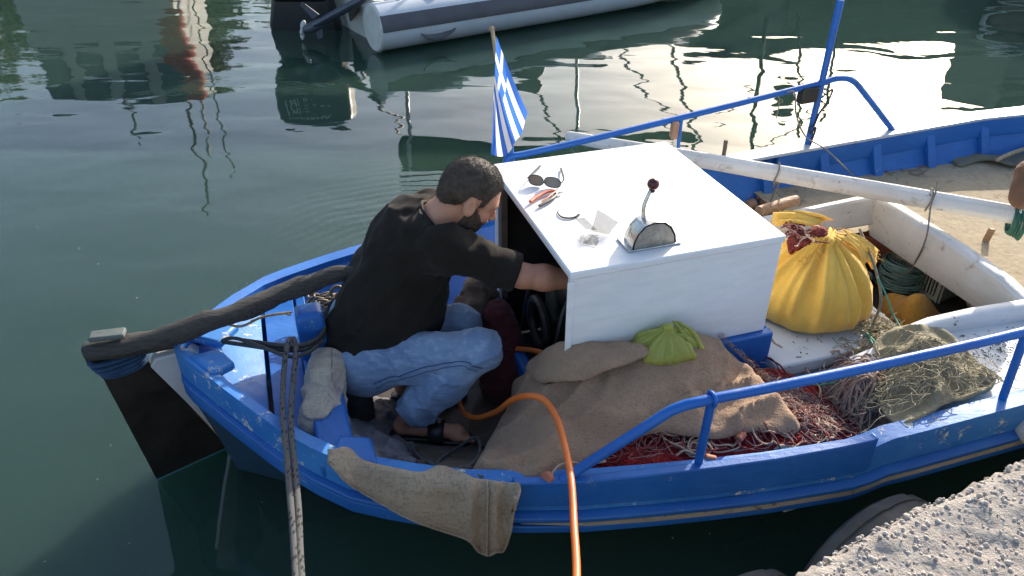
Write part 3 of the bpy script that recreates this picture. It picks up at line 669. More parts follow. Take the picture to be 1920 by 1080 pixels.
# head frame: forward f, left l, up t
HC = np.array(B(1.085, -.02, 1.10))
fw = (B(1, -.12, -.74) - B(0, 0, 0)).normalized(); lf = Vector((0, 0, 1)).cross(fw).normalized()
lf = (lf + Vector((0, 0, .10))).normalized(); up = fw.cross(lf).normalized(); lf = up.cross(fw)
HR = np.array([fw, lf, up])            # rows
HS = 1.06
def hl(P): return (P - HC) @ HR.T / HS   # world -> head local
def hw_(p): return HC + (np.array(p) @ HR) * HS
def head_base(Q):
    d = dell(Q, (-.012, 0, .030), (.098, .078, .090))
    d = smin(d, dell(Q, (.035, 0, -.030), (.060, .060, .085)), .03)
    d = smin(d, dell(Q, (.030, 0, -.078), (.055, .053, .036)), .03)
    d = smin(d, dell(Q, (.074, 0, -.100), (.020, .022, .018)), .02)
    d = smin(d, dell(Q, (.074, 0, .020), (.020, .052, .014)), .02)
    for s in (-1, 1):
        d = smin(d, dell(Q, (.060, s * .042, -.032), (.026, .022, .020)), .02)
    return d
def skin_head(P):
    Q = hl(P); d = head_base(Q)
    for s in (-1, 1):
        d = smax(d, -dell(Q, (.105, s * .033, -.002), (.022, .017, .012)), .010)
    d = smin(d, dcap(Q, (.088, 0, .004), (.116, 0, -.034), .008, .0125), .012)
    for s in (-1, 1):
        d = smin(d, dell(Q, (.106, s * .013, -.040), (.011, .008, .008)), .006)
        d = smin(d, dell(Q, (.084, s * .031, -.004), (.013, .013, .0105)), .003)
        d = smin(d, dell(Q, (.089, s * .031, .004), (.010, .015, .004)), .003)
    d = smin(d, dell(Q, (.092, 0, -.064), (.011, .024, .006)), .006)
    d = smin(d, dell(Q, (.090, 0, -.078), (.011, .021, .007)), .006)
    d = smax(d, -dell(Q, (.104, 0, -.071), (.010, .022, .0022)), .003)
    for s in (-1, 1):
        rot = Euler((0, R(-14), R(s * 22))).to_matrix()
        e = dell(Q, (-.006, s * .079, -.012), (.021, .0085, .034), rot)
        e = smax(e, -dell(Q, (-.002, s * .089, -.006), (.012, .008, .020), rot), .004)
        e = smin(e, dell(Q, (.010, s * .078, -.012), (.006, .006, .010)), .004)
        d = smin(d, e, .006)
    return d
HIPN = J['neck']
fing = []
def hand(wr, el, palm_n, curl):
    """five fingers of their own lengths, curled, and a thumb leaving the side of the palm"""
    d = (wr - el); d /= np.linalg.norm(d); n = np.array(palm_n, float); n -= d * (n @ d); n /= np.linalg.norm(n); s = np.cross(d, n)
    caps = [(wr, wr + d * .055, .026, .030)]
    for k, (off, ln) in enumerate(((-.030, .070), (-.010, .080), (.011, .074), (.030, .058))):
        p = wr + d * .088 + s * off; a = curl
        caps.append((wr + d * .03 + s * off * .6, p, .016, .0115)); q = p
        for j, f in enumerate((.45, .32, .23)):
            a2 = a * (j + .7); q2 = q + (d * math.cos(a2) + n * math.sin(a2)) * ln * f; caps.append((q, q2, .0095 - .001 * j, .0088 - .001 * j)); q = q2
    t0 = wr + d * .025 - s * .024; t1 = t0 + (d * .6 - s * .7 + n * .35) * .042; t2 = t1 + (d * .85 - s * .1 + n * .6) * .034
    caps += [(t0, t1, .015, .0115), (t1, t2, .011, .009)]
    return caps
HANDS = hand(J['rwri'], J['relb'], (0, 0, -1), .45) + hand(J['lwri'], J['lelb'], (0, 0, -1), .3)
def foot(P, heel, ball, side):
    d = dcap(P, heel + [0, 0, .012], ball + [0, 0, .004], .031, .030)
    ax = ball - heel; ax = ax / np.linalg.norm(ax); s = np.cross(ax, [0, 0, 1.])
    d = smin(d, dcap(P, ball + s * -.022 * side, ball + s * .024 * side, .022, .017), .02)
    for k in range(5):
        b = ball + ax * (.016 - .005 * k) + s * side * (-.030 + .0145 * k); L_ = (.044, .036, .031, .027, .021)[k]; r = (.0125, .009, .0085, .008, .0075)[k]
        d = smin(d, dcap(P, b + [0, 0, .004], b + ax * L_ + [0, 0, -.004], r, r * .95), .005)
    return d
def body_sdf(P):
    j = J
    d = dcap(P, j['pel'], j['chest'], .115, .115); d = smin(d, dcap(P, j['chest'], j['neck'] - [0, 0, .02], .10, .06), .05)
    d = smin(d, dcap(P, hw_((-.045, 0, -.155)), hw_((-.022, 0, -.045)), .066, .060), .03)
    for s in 'rl':
        d = smin(d, dcap(P, j['chest'], j[s + 'sh'], .08, .055), .04)
        d = smin(d, dcap(P, j[s + 'sh'], j[s + 'elb'], .052, .043), .02)
        e, w = j[s + 'elb'], j[s + 'wri']
        d = smin(d, dcap(P, e, e + (w - e) * .35, .043, .046), .02); d = smin(d, dcap(P, e + (w - e) * .35, w, .046, .028), .02)
        d = smin(d, dcap(P, j['pel'], j[s + 'hip'], .10, .085), .04); d = smin(d, dcap(P, j[s + 'hip'], j[s + 'knee'], .07, .05), .03)
        d = smin(d, dcap(P, j[s + 'knee'], j[s + 'ank'], .045, .034), .02); d = smin(d, dcap(P, j[s + 'ank'], j[s + 'heel'] + [0, 0, .02], .036, .03), .02)
        d = smin(d, foot(P, j[s + 'heel'], j[s + 'ball'], 1 if s == 'l' else -1), .02)
    for a, b, ra, rb_ in HANDS: d = smin(d, dcap(P, a, b, ra, rb_), .006)
    return smin(d, skin_head(P), .015)
lo = np.array([-.75, 1.9, .1]); hi = np.array([.45, 3.2, 1.35])
def bounds(keys, pad):
    A = np.array([J[k] for k in keys]); return A.min(0) - pad, A.max(0) + pad
lo, hi = bounds(J.keys(), .16); hi = np.maximum(hi, HC + .2); lo = np.minimum(lo, HC - .2)
body = nets(body_sdf, lo, hi, .0045).obj('body', SKIN, man, ang=180)
# hair, eyebrows and beard shells over the head
hm = {}
def hairline(Q):
    """negative where hair grows"""
    x, y, z = Q[:, 0], Q[:, 1], Q[:, 2]; ay = np.abs(y)
    top = .007 * noise3(Q * [1, 1, .2], 170) + np.interp(x, [-.12, -.075, -.045, -.032, -.026, .018, .021, .034, .040, .055, .075, .10], [-.07, -.065, -.045, -.03, .026, .028, -.018, -.020, .035, .062, .074, .080])
    return top - z
def hair_sdf(P):
    Q = hl(P); nz = .0016 * fbm(Q, 90, 2)
    d = dell(Q, (-.012, 0, .030), (.098, .078, .090)) - .0035 + nz
    d = smin(d, dcap(Q, (-.050, 0, -.01), (-.046, 0, -.04), .056, .052), .02)
    return smax(d, hairline(Q) * .7, .006)
hair = nets(hair_sdf, HC - .15, HC + .16, .0035).obj('hair', HAIR, man, ang=180)
def beard_sdf(P):
    Q = hl(P); x, y, z = Q.T; ay = np.abs(y)
    d = smin(head_base(Q), dcap(P, hw_((-.045, 0, -.155)), hw_((-.022, 0, -.045)), .066, .060) / HS, .03) - .0050 + .0018 * fbm(Q, 120, 2)
    lim = np.where(x < .06, -.002 - (x - .012) * .7, -.042) + np.where(z < -.115, -9., 0)* 0      # upper edge of the beard
    
    m = smax(z - lim + .005 * noise3(Q, 160), .006 - x, .006)
    m = smax(m, -dell(Q, (.095, 0, -.071), (.02, .022, .011)), .004); m = smax(m, -.132 - z, .01)
    return smax(d, m, .004)
nets(beard_sdf, HC - .15, HC + .16, .0035).obj('beard', BEARD, man, ang=180)
for s in (-1, 1):
    m = M(); m.tube([hw_((.093, s * .012, .016)), hw_((.094, s * .03, .021)), hw_((.083, s * .05, .014))], [.003, .0042, .002], 6)
    m.obj('eyebrow', HAIR, man)
for s in (-1, 1):
    m = M(); m.ball(hw_((.0845, s * .031, -.006)), .0108, 12, 8)
    m.obj('eye', EYE, man)
# short hair as fine blades
m = M(); me = hair.data; off = man.location
pol = [p for p in me.polygons]; rnd = random.Random(4)
for p in rnd.sample(pol, min(len(pol), 14000)):
    c = np.array(p.center) + np.array(off); Q = hl(c[None])[0]
    if hairline(Q[None])[0] > -.004: continue
    nrm = Vector(p.normal); g = Vector(tuple(np.array([.4, 0, -.5]) @ HR)); t = (nrm * .8 + g * .7 + Vector((rnd.uniform(-.4, .4), rnd.uniform(-.4, .4), rnd.uniform(-.4, .4)))).normalized()
    x = t.orthogonal().normalized() * .0006; cc = Vector(c); L_ = rnd.uniform(.005, .011)
    m.add([cc - x, cc + x, cc + t * L_], [(0, 1, 2)])
m.obj('hair_strands', HAIR, hair, smooth=False)
# t-shirt
def ridge(Q, k, off=0., p=5): return (1 - np.abs(noise3(Q, k, off))) ** p
def shirt_sdf(P):
    j = J
    pel = np.array(B(.665, .085, .47)); low = np.array(B(.65, .07, .40))
    d = dcap(P, pel, j['chest'], .172, .175)
    d = smin(d, dell(P, vb(.80, .09, .62), (.20, .20, .20)), .08)
    d = smin(d, dcap(P, low, pel, .16, .175), .05)
    d = smin(d, dcap(P, j['chest'] + [0, 0, .03], j['neck'] - [.0, 0, .045], .13, .085), .06)
    for s in 'rl':
        d = smin(d, dcap(P, j['chest'] + [0, 0, .02], j[s + 'sh'], .13, .085), .07)
        e = j[s + 'sh'] + (j[s + 'elb'] - j[s + 'sh']) * .88
        d = smin(d, dcap(P, j[s + 'sh'], e, .078, .074), .06)
    # drapery: folds running from the shoulder and gathered at the waist
    Q = np.stack([(P[:, 0] * cB + P[:, 1] * sB), (-P[:, 0] * sB + P[:, 1] * cB), P[:, 2]], 1)
    A = np.stack([Q[:, 0] * .8 + Q[:, 2] * .9, Q[:, 1] * 1.6, Q[:, 2] * .8 - Q[:, 0] * .75], 1)
    f = fbm(A, 9, 2, 3.) * .012 + noise3(A * [1.2, 1.2, 4.5], 6, 9.) * .009
    k = np.exp(-((P - (j['rsh'] * .45 + j['relb'] * .55)) ** 2).sum(1) / .02)
    sl = (P - j['rsh']) @ ((j['relb'] - j['rsh']) / np.linalg.norm(j['relb'] - j['rsh']))
    f = f + k * .005 * np.sin(sl * 95 + P[:, 2] * 30 + 3 * noise3(P, 12)) - .013 * ridge(A + .05 * noise3(P, 6)[:, None], 4.5, 1.) - .008 * ridge(A * [1, .7, 2], 7, 4.) + .008
    d = d + f
    # openings: neck, sleeve ends, hem
    nk = hw_((-.048, 0, -.175)); nd = hw_((-.01, 0, .02)) - nk; nd /= np.linalg.norm(nd)
    d = np.where(np.linalg.norm(P - nk - nd * .05, axis=1) < .125, smax(d, ((P - nk) @ nd) - .042, .006), d)
    for s in 'rl':
        ax = j[s + 'elb'] - j[s + 'sh']; L_ = np.linalg.norm(ax); ax = ax / L_
        t = (P - j[s + 'sh']) @ ax; near = np.linalg.norm(P - j[s + 'elb'], axis=1) < .15
        d = np.where(near, smax(d, t - L_ * .93, .005), d)
    ax = j['chest'] - pel; ax /= np.linalg.norm(ax)
    hem = -((P - pel) @ ax) - .105 + .012 * noise3(P, 14) 
    return smax(d, hem, .01)
lo, hi = bounds(['pel', 'chest', 'neck', 'rsh', 'lsh', 'relb', 'lelb', 'rhip', 'lhip'], .22)
shirt = nets(shirt_sdf, lo, hi, .006).obj('t_shirt', SHIRT, man, ang=180)
nk = hw_((-.048, 0, -.175)); nd = hw_((-.01, 0, .02)) - nk; nd /= np.linalg.norm(nd); nv = Vector(nd); x = nv.orthogonal().normalized(); y = nv.cross(x)
m = M(); m.tube([Vector(nk + nd * .040) + (x * math.cos(a) + y * math.sin(a)) * .078 for a in np.linspace(0, 6.283, 28, endpoint=False)], .0065, 8, closed=True)
m.obj('collar', plain('black_ribbed_collar', (.008, .008, .009), .9), shirt)
# jeans
def ridge(Q, k, off=0., p=5): return (1 - np.abs(noise3(Q, k, off))) ** p
def leg_sdf(P, s):
    j = J; h, k, a = j[s + 'hip'], j[s + 'knee'], j[s + 'ank']
    h2 = h + (h - k) * .10; v = (k - h2)
    d = dcap(P, h2, h2 + v * .5, .108, .090); d = smin(d, dcap(P, h2 + v * .5, k, .090, .074), .03)
    d = smin(d, dell(P, k + [0, 0, -.004], (.080, .080, .078)), .03)
    a2 = a - (a - k) * .03
    e = dcap(P, k, k + (a2 - k) * .5, .072, .076); e = smin(e, dcap(P, k + (a2 - k) * .5, a2, .076, .074), .03)
    ax = a2 - k; ax = ax / np.linalg.norm(ax)
    # wrinkles: behind the knee and stacked at the ankle
    tl = (P - k) @ ax
    e = e + .006 * np.sin(tl * 85 + 4 * noise3(P, 10)) * np.clip((tl - .20) / .12, 0, 1) + .005 * fbm(P, 16, 3) - .011 * ridge(P + .03 * noise3(P, 12)[:, None], 9, 2.) * np.clip(tl / .1, .2, 1)
    e = smax(e, tl - np.linalg.norm(a2 - k) - .005, .004)
    tk = np.linalg.norm(P - (k * .8 + h * .1 + a * .1), axis=1)
    uu = (P @ ((k - h) / np.linalg.norm(k - h))); Q2 = P + (k - h) / np.linalg.norm(k - h) * (-.55 * uu)[:, None] + .02 * noise3(P, 10)[:, None]
    d = d + .004 * fbm(P, 14, 3) - .012 * ridge(Q2, 8, 5., 8) - .006 * ridge(P, 13, 8., 8) + .004 * np.exp(-(tk / .12) ** 2) * np.sin((P @ (k - h)) * 160 + 5 * noise3(P, 9))
    return smin(d, e, .012)
def jeans_sdf(P):
    d = smin(leg_sdf(P, 'r'), leg_sdf(P, 'l'), .015)
    return smin(d, smin(dcap(P, J['rhip'] - [.03, 0, 0], J['lhip'] - [.03, 0, 0], .125, .125), dcap(P, J['pel'], J['pel'] + [0, 0, .12], .13, .12), .03), .03)
lo, hi = bounds(['pel', 'rhip', 'lhip', 'rknee', 'lknee', 'rank', 'lank'], .17)
jeans = nets(jeans_sdf, lo, hi, .0055).obj('jeans', DENIM, man, ang=180)
jt = jeans
# seams and stitched pocket, laid on the cloth
def project(mesh_obj, pts, r, name, mat, parent, push=.003):
    from mathutils.bvhtree import BVHTree
    me = mesh_obj.data; off = root_loc(mesh_obj)
    bv = BVHTree.FromPolygons([v.co + off for v in me.vertices], [tuple(p.vertices) for p in me.polygons])
    out = []
    for p in cr(pts, 10):
        q, n_, _, _ = bv.find_nearest(p)
        out.append(q + n_ * push)
    m = M(); m.tube(out, r, 6); return m.obj(name, mat, parent)
def on(obj, px, py):
    """first point of an object's surface along the line of sight used while modelling"""
    from mathutils.bvhtree import BVHTree
    key = obj.name
    if key not in _bv:
        off = root_loc(obj); _bv[key] = BVHTree.FromPolygons([v.co + off for v in obj.data.vertices], [tuple(p.vertices) for p in obj.data.polygons])
    a = W(px, py, 0); o = Vector((0, 0, CAM_H)); h = _bv[key].ray_cast(o, (a - o).normalized())
    return h[0]
_bv = {}
def seam(obj, pp, r, name, mat):
    pts = [on(obj, *p) for p in pp]; pts = [p for p in pts if p is not None]
    if len(pts) > 2: project(obj, pts, r, name, mat, obj)
seam(jeans, [(700, 720), (740, 705), (790, 690), (840, 680), (875, 678), (905, 690), (912, 700)], .0020, 'side_seam', SEAM)
seam(jeans, [(690, 748), (730, 746), (765, 745), (768, 755)], .0014, 'pocket_seam', SEAM)
seam(jeans, [(652, 690), (690, 715), (700, 745)], .0014, 'pocket_seam', SEAM)
seam(jeans, [(705, 728), (745, 713), (795, 698), (840, 688), (870, 686), (895, 696)], .0012, 'side_seam', SEAM)
seam(jeans, [(735, 700), (725, 725), (728, 748)], .0014, 'pocket_seam', SEAM)
seam(jeans, [(880, 720), (850, 760), (815, 800)], .0014, 'side_seam', SEAM)
# sandals
for s, sd_ in (('r', -1), ('l', 1)):
    h, b = J[s + 'heel'], J[s + 'ball']; ax = (b - h) / np.linalg.norm(b - h); sdv = np.cross(ax, [0, 0, 1.]) * sd_
    outl = [(-.045, -.018), (-.048, .018), (.0, .036), (.08, .034), (.15, .046), (.22, .040), (.262, .018), (.268, -.015), (.24, -.042), (.17, -.044), (.08, -.034), (.0, -.034)]
    m = M(); pp = cr([Vector(h + ax * a + sdv * c) for a, c in outl], 4, True); zz = h[2] - .043
    m.prism([(p.x, p.y, zz) for p in pp], (0, 0, .022)); sn = m.obj('sandal', BLACK, man, bevel=.005, smooth=True)
    m = M(); mid = h + ax * .135
    rings = []
    for w_ in (-.03, 0, .03):
        c0 = mid + ax * w_; rings.append([Vector(c0 + sdv * .052 * math.cos(t) + np.array([0, 0, 1.]) * (.058 * math.sin(t) - .015)) for t in np.linspace(0, math.pi, 12)])
    m.loft(rings, False, False); m.obj('strap', BLACK, sn, solid=.004)
    if s == 'r':
        m = M(); c0 = mid + sdv * .036 + np.array([0, 0, .032]); m.tube([Vector(c0 - ax * .012), Vector(c0 + ax * .014)], .0016, 6); m.obj('mark', plain('white_mark', (.6, .6, .6)), sn)
# ------------------------------------------------------------------ loose things in the boat
def Wv(px, py, vf, z0=-.2, z1=1.6):
    """point on the line of sight where the boat-frame v equals vf(u)"""
    f = lambda z: (lambda q: q[1] - (vf(q[0]) if callable(vf) else vf))(UV(W(px, py, z)))
    a, b = z0, z1
    for _ in range(40):
        c = (a + b) / 2
        if f(c) > 0: a = c
        else: b = c
    return W(px, py, a)
def NEARV(p):
    q = UV((p[0], p[1], 0)); return q[1] > interp(q[0], NEAR) + .085
def strands(name, mat, parent, paths, r=.003, n=6, m=None):
    m = m or M()
    for p in paths: m.tube(cr(p, 6), r * random.uniform(.8, 1.25), n)
    o = m.obj(name, mat, parent, ang=180); return o
def curly(f, cx, cy, rx, ry, n, length, lift=.02, wig=1.2, rot=0.):
    """random lazily curling strands lying on height function f inside an ellipse"""
    out = []
    for _ in range(n):
        a = random.uniform(0, 6.283); q = math.sqrt(random.random()); x = q * math.cos(a) * rx; y = q * math.sin(a) * ry
        x, y = cx + x * math.cos(rot) - y * math.sin(rot), cy + x * math.sin(rot) + y * math.cos(rot)
        h = random.uniform(0, 6.283); k = random.uniform(-1, 1) * wig; pts = []
        L_ = int(length * random.uniform(.5, 1.3) / .03)
        for i in range(max(4, L_)):
            pts.append((x, y)); k += random.uniform(-1, 1) * wig * .6; k = max(-2, min(2, k)) ; h += k * .5
            x += math.cos(h) * .03; y += math.sin(h) * .03
        pts = [p for p in pts if NEARV(p)]
        if len(pts) < 3: continue
        z = f(np.array(pts)); out.append([Vector((p[0], p[1], zz + random.uniform(.25, 1) * lift)) for p, zz in zip(pts, z)])
    return out
# --- nets piled along the near side
fold = lambda s, a, o=0., st=(1, 1): (lambda P, d: a * fbm(P * [st[0], st[1], 0], s, 3, o) * np.clip(d / .03, 0, 1))
net = thing('fishing_net', 'heap of red fishing net with cream cords, half under the brown burlap', 'fishing net', W(1400, 800, .3))
mm, nf = sheet([(1010, 900, .44), (1060, 850, .46), (1120, 800, .50), (1300, 740, .50), (1430, 690, .46), (1490, 705, .38), (1560, 740, .34), (1610, 790, .32), (1600, 825, .40), (1480, 850, .44), (1300, 885, .46), (1100, 905, .46)],
               [(1250, 820, .49), (1400, 790, .50), (1500, 790, .44), (1540, 790, .38)], .012, lambda P, d: (.014 * fbm(P, 9, 2, 2.) + .010 * np.abs(noise3(np.c_[P[:, 0] * 1.2 + P[:, 1], P[:, 1] * 2.5, 0 * P[:, 0]], 16, 2.)) + .004 * fbm(P, 60, 2)) * np.clip(d / .03, 0, 1))
mm.obj('netting', NET_RED, net, solid=.05, ang=180)
c_ = lambda px, py, z: (W(px, py, z).x, W(px, py, z).y)
x, y = c_(1290, 835, .47)
strands('cords', CORD_CREAM, net, curly(nf, x, y, .42, .07, 20, .7, .03, .8, R(18)) + curly(nf, *c_(1480, 780, .44), .17, .11, 34, .4, .03, 1.2, R(14)), .0035)['kind'] = 'stuff'
strands('red_cords', CORD_RED, net, curly(nf, x, y, .42, .07, 26, .5, .03, 1.2, R(18)) + curly(nf, *c_(1470, 765, .44), .19, .12, 100, .3, .035, 1.6, R(14)), .003)['kind'] = 'stuff'
strands('fine_threads', CORD_PINK, net, curly(nf, x, y, .45, .08, 60, .22, .03, 2., R(18)) + curly(nf, *c_(1480, 770, .44), .2, .12, 260, .22, .04, 2., R(14)), .0011, 4)['kind'] = 'stuff'
m = M(); pp = cr([W(1030, 893, .515), W(1050, 872, .52), W(1082, 868, .515), (W(1085, 882, .50)), W(1068, 897, .50), W(1035, 899, .505)], 8); m.tube(pp, .004, 8); m.obj('float_loop', CORD_CREAM, net)
def net_float(p, d, r=.022, w=.03):
    m = M(); p = Vector(p); d = Vector(d).normalized()
    m.tube([p - d * w / 2, p - d * w / 2.1, p + d * w / 2.1, p + d * w / 2], [r * .85, r, r, r * .85], 16); return m
fo = net_float(W(1026, 896, .51), W(1040, 890, .51) - W(1020, 899, .53), .020, .022); fo.obj('net_float', CORK, net, bevel=.003)
for px, py in ((1400, 800), (1385, 835), (1330, 870), (1440, 775), (1515, 770), (1420, 715)):
    p = W(px, py, .46); p.z = float(nf(np.array([[p.x, p.y]]))[0]) + .02; net_float(p, (random.uniform(-1, 1), random.uniform(-1, 1), .1), .014, .035).obj('net_float', CORK, net, bevel=.003)
# --- brown burlap over the nets
bs, bf = sheet([(886, 880, .47), (893, 856, .43), (925, 800, .34), (955, 745, .34), (962, 705, .40), (985, 690, .44), (1003, 668, .52), (1050, 646, .64), (1110, 643, .66), (1165, 640, .66), (1200, 612, .68), (1290, 612, .66), (1345, 632, .60), (1385, 665, .54), (1425, 705, .50), (1470, 745, .52), (1503, 790, .50), (1480, 806, .50), (1430, 796, .53), (1350, 812, .53), (1290, 806, .55), (1235, 800, .55), (1180, 818, .53), (1110, 850, .52), (1050, 880, .505), (1000, 902, .50), (940, 896, .49)],
               [(1060, 700, .60), (1200, 690, .64), (1200, 760, .60), (1050, 780, .56), (980, 820, .46), (1100, 830, .54), (1330, 700, .60), (1400, 750, .57), (1300, 780, .58), (1000, 730, .50)], .011,
               lambda P, d: (.026 * fbm(P, 5, 2, 1.) + .040 * (1 - np.abs(noise3(np.c_[P[:, 0] * .7 + P[:, 1] * .5 + .06 * noise3(P, 7), P[:, 1] * 2.2 - P[:, 0] * 1.1, 0 * P[:, 0]], 4.5, 4.))) ** 3 + .014 * (1 - np.abs(noise3(np.c_[P[:, 0] * 1.8 - P[:, 1], P[:, 1] * .8 + P[:, 0] * .9, 0 * P[:, 0]], 6, 14.))) ** 4 - .018 + .003 * fbm(P, 30, 2)) * np.clip(d / .04, .1, 1), edge=.025)
o = bs.obj('burlap_sack', BURLAP, None, solid=.012, ang=180)
props(o, 'large brown burlap sack spread over the nets beside the white box', 'sack')
fs_, _ = sheet([(985, 690, .47), (1003, 666, .54), (1050, 645, .665), (1110, 642, .685), (1165, 640, .69), (1215, 655, .70), (1190, 678, .685), (1130, 700, .665), (1095, 712, .65), (1040, 718, .60), (1005, 712, .54)], [(1060, 680, .665), (1130, 668, .70)], .011, lambda P, d: .012 * fbm(P, 12, 3, 9.) + .012 * np.exp(-d / .02), edge=.01)
fs_.obj('folded_edge', BURLAP, o, solid=.010, ang=180)
hm_ = [W(*p) + Vector((0, 0, .002)) for p in ((1003, 790, .50), (1030, 885, .51))]
fr_ = []
for k in range(60):
    t = k / 60; p0 = W(1345 + 110 * t, 630 + 100 * t, .60 - .09 * t); fr_.append([p0, p0 + Vector((random.uniform(.0, .02), random.uniform(-.01, .015), .006)), p0 + Vector((random.uniform(.01, .035), random.uniform(-.01, .02), -.004))])
strands('frayed_edge', BURLAP, o, fr_, .0010, 4)['kind'] = 'stuff'
# --- sack hung over the near gunwale
cols = [((617, 845), (616, 852), (619, 866)), ((652, 838), (640, 868), (648, 900)), ((685, 862), (680, 890), (680, 922)), ((740, 876), (735, 900), (735, 952)), ((790, 884), (785, 908), (785, 978)), ((825, 872), (830, 912), (835, 996)), ((865, 884), (868, 914), (868, 1006)), ((884, 893), (884, 914), (884, 1016)), ((898, 897), (900, 920), (898, 1032)), ((915, 899), (917, 925), (916, 1040)), ((928, 902), (930, 918), (930, 1034)), ((945, 903), (947, 928), (944, 1030)), ((958, 904), (960, 924), (956, 995)), ((971, 904), (973, 914), (966, 930))]
ve = lambda off: (lambda u: interp(u, NEAR) - off)
rows = []
for i, (a, b, c) in enumerate(cols):
    f0 = .012 * math.sin(i * 2.1); zt = interp(UV(W(*a, .5))[0], SHEER)
    pa = W(a[0], a[1], zt + .012); pb = Wv(b[0], b[1], ve(.035 + f0 * .4)); pc = Wv(c[0], c[1], ve(.06 + f0)); pm = (pa + pb) / 2 + Vector((0, 0, .018))
    pin = pa + (B(0, .04) - B(0, 0)) - Vector((0, 0, .05))
    rows.append([pin, pa, pm, pb, pb * .75 + pc * .25 - Vector((0, .006 + f0 * .5, 0)), pb * .4 + pc * .6 - Vector((0, .012, 0)), pc])
rows = list(zip(*rows)); fine = [cr(list(r), 6) for r in rows]; g = list(zip(*fine)); g = [cr(list(r), 5) for r in g]
P = np.array([[tuple(p) for p in r] for r in g]); dsp = .006 * fbm(P.reshape(-1, 3), 14, 3).reshape(P.shape[:2]); P[..., 1] -= np.abs(dsp); P[..., 2] += dsp * .5
m = M(); m.loft([[Vector(p) for p in r] for r in P], False, False)
o = m.obj('draped_sack', BURLAP_GREY, None, solid=.008, ang=180); props(o, 'tan burlap sack hanging over the near gunwale towards the water', 'sack')
hem = M(); hem.tube([Vector(r[-1]) for r in P], .006, 6); hem.tube([Vector(p) + Vector((0, -.006, .002)) for p in P[53]], .004, 6); hem.obj('sewn_hem', BURLAP_GREY, o)
# --- rags and cloths underfoot
o = sheet([(648, 815, .42), (655, 770, .24), (700, 740, .15), (750, 745, .13), (785, 790, .13), (790, 820, .15), (785, 850, .25), (770, 880, .40), (720, 870, .45), (670, 850, .47)], [(710, 820, .26), (750, 840, .27)], .010, lambda P, d: .028 * fbm(P, 16, 3, 5.))[0].obj('rag', RAG, None, solid=.01, ang=180)
props(o, 'crumpled grey stained rag on the boards behind the sandal', 'rag')
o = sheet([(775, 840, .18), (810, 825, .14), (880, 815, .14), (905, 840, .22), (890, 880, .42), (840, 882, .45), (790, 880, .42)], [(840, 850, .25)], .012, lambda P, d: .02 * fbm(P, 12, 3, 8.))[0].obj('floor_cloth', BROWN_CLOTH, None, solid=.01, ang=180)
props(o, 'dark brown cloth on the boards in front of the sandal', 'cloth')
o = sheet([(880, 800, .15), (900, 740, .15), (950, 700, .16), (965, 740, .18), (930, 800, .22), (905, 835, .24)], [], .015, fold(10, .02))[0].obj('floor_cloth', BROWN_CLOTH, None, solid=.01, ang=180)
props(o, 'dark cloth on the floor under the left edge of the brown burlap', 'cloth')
m = M(); base = [W(770, 835, .24), W(785, 855, .30), W(815, 872, .40), W(850, 880, .45), W(885, 870, .42), W(900, 845, .33), W(893, 820, .25), W(860, 838, .24), W(820, 868, .38), W(870, 882, .47), W(905, 895, .50)]
m.tube(cr(base, 8), .006, 8); o = m.obj('dark_cord', plain('dark_oily_cord', (.06, .06, .055), .7, c2=(.12, .13, .14), sc=60), None); props(o, 'dark looping cord lying on the floor below the sandal', 'cord')
def pillow(P, a, b, r, s, o):
    d = dcap(P, np.array(a), np.array(b), r[0], r[1]); return d + s * fbm(P, 11, 3, o) + s * .35 * fbm(P * [1, 1, 2.5], 35, 2, o)
a, b = W(612, 685, .50), W(606, 800, .41); m = nets(lambda P: pillow(P, a, b, (.062, .086), .010, 2.) - .012 * (1 - np.abs(noise3(P * [1, 1, 1.8], 13, 5.))) ** 5, np.minimum(a, b) - np.array([.14] * 3), np.maximum(a, b) + np.array([.14] * 3), .006)
o = m.obj('stuffed_sack', SACKCLOTH, None, ang=180); props(o, 'stained pale stuffed sack standing between the blue post and the man', 'sack')
seamm = M(); seamm.tube([on(o, 622, y) for y in range(652, 720, 8) if on(o, 622, y) is not None], .002, 5); seamm.obj('seam', CORD_GREY, o)
m = M(); rr = []; c = W(676, 800, .125)
for k in range(23): z = .01 * k; r = .062 + (.003 if k % 2 else 0); rr.append([c + Vector((r * math.cos(t), r * math.sin(t), z)) for t in np.linspace(0, 6.283, 28, endpoint=False)])
m.loft(rr); o = m.obj('ribbed_bucket', RUBBER, None, ang=30); props(o, 'black ribbed plastic tub under the seat of the jeans', 'tub')
# behind the knees
a, b = W(935, 600, .44), W(950, 712, .22); m = nets(lambda P: pillow(P, a, b, (.085, .11), .014, 4.), np.minimum(a, b) - np.array([.16] * 3), np.maximum(a, b) + np.array([.16] * 3), .007)
o = m.obj('mesh_sack', MAROON, None, ang=180); props(o, 'dark maroon mesh sack between the knee and the engine box', 'sack')
a, b = W(905, 545, .50), W(872, 590, .46); m = nets(lambda P: pillow(P, a, b, (.055, .06), .018, 6.) - .014 * (1 - np.abs(noise3(P * [1, 2, 1], 12, 5.))) ** 4, np.minimum(a, b) - np.array([.15] * 3), np.maximum(a, b) + np.array([.15] * 3), .007)
o = m.obj('bundled_cloth', plain('taupe_cloth', (.15, .11, .08), .9, c2=(.10, .075, .055), sc=5, bump=.4), None, ang=180); props(o, 'folded brown cloth on top of the maroon sack behind the man', 'cloth')
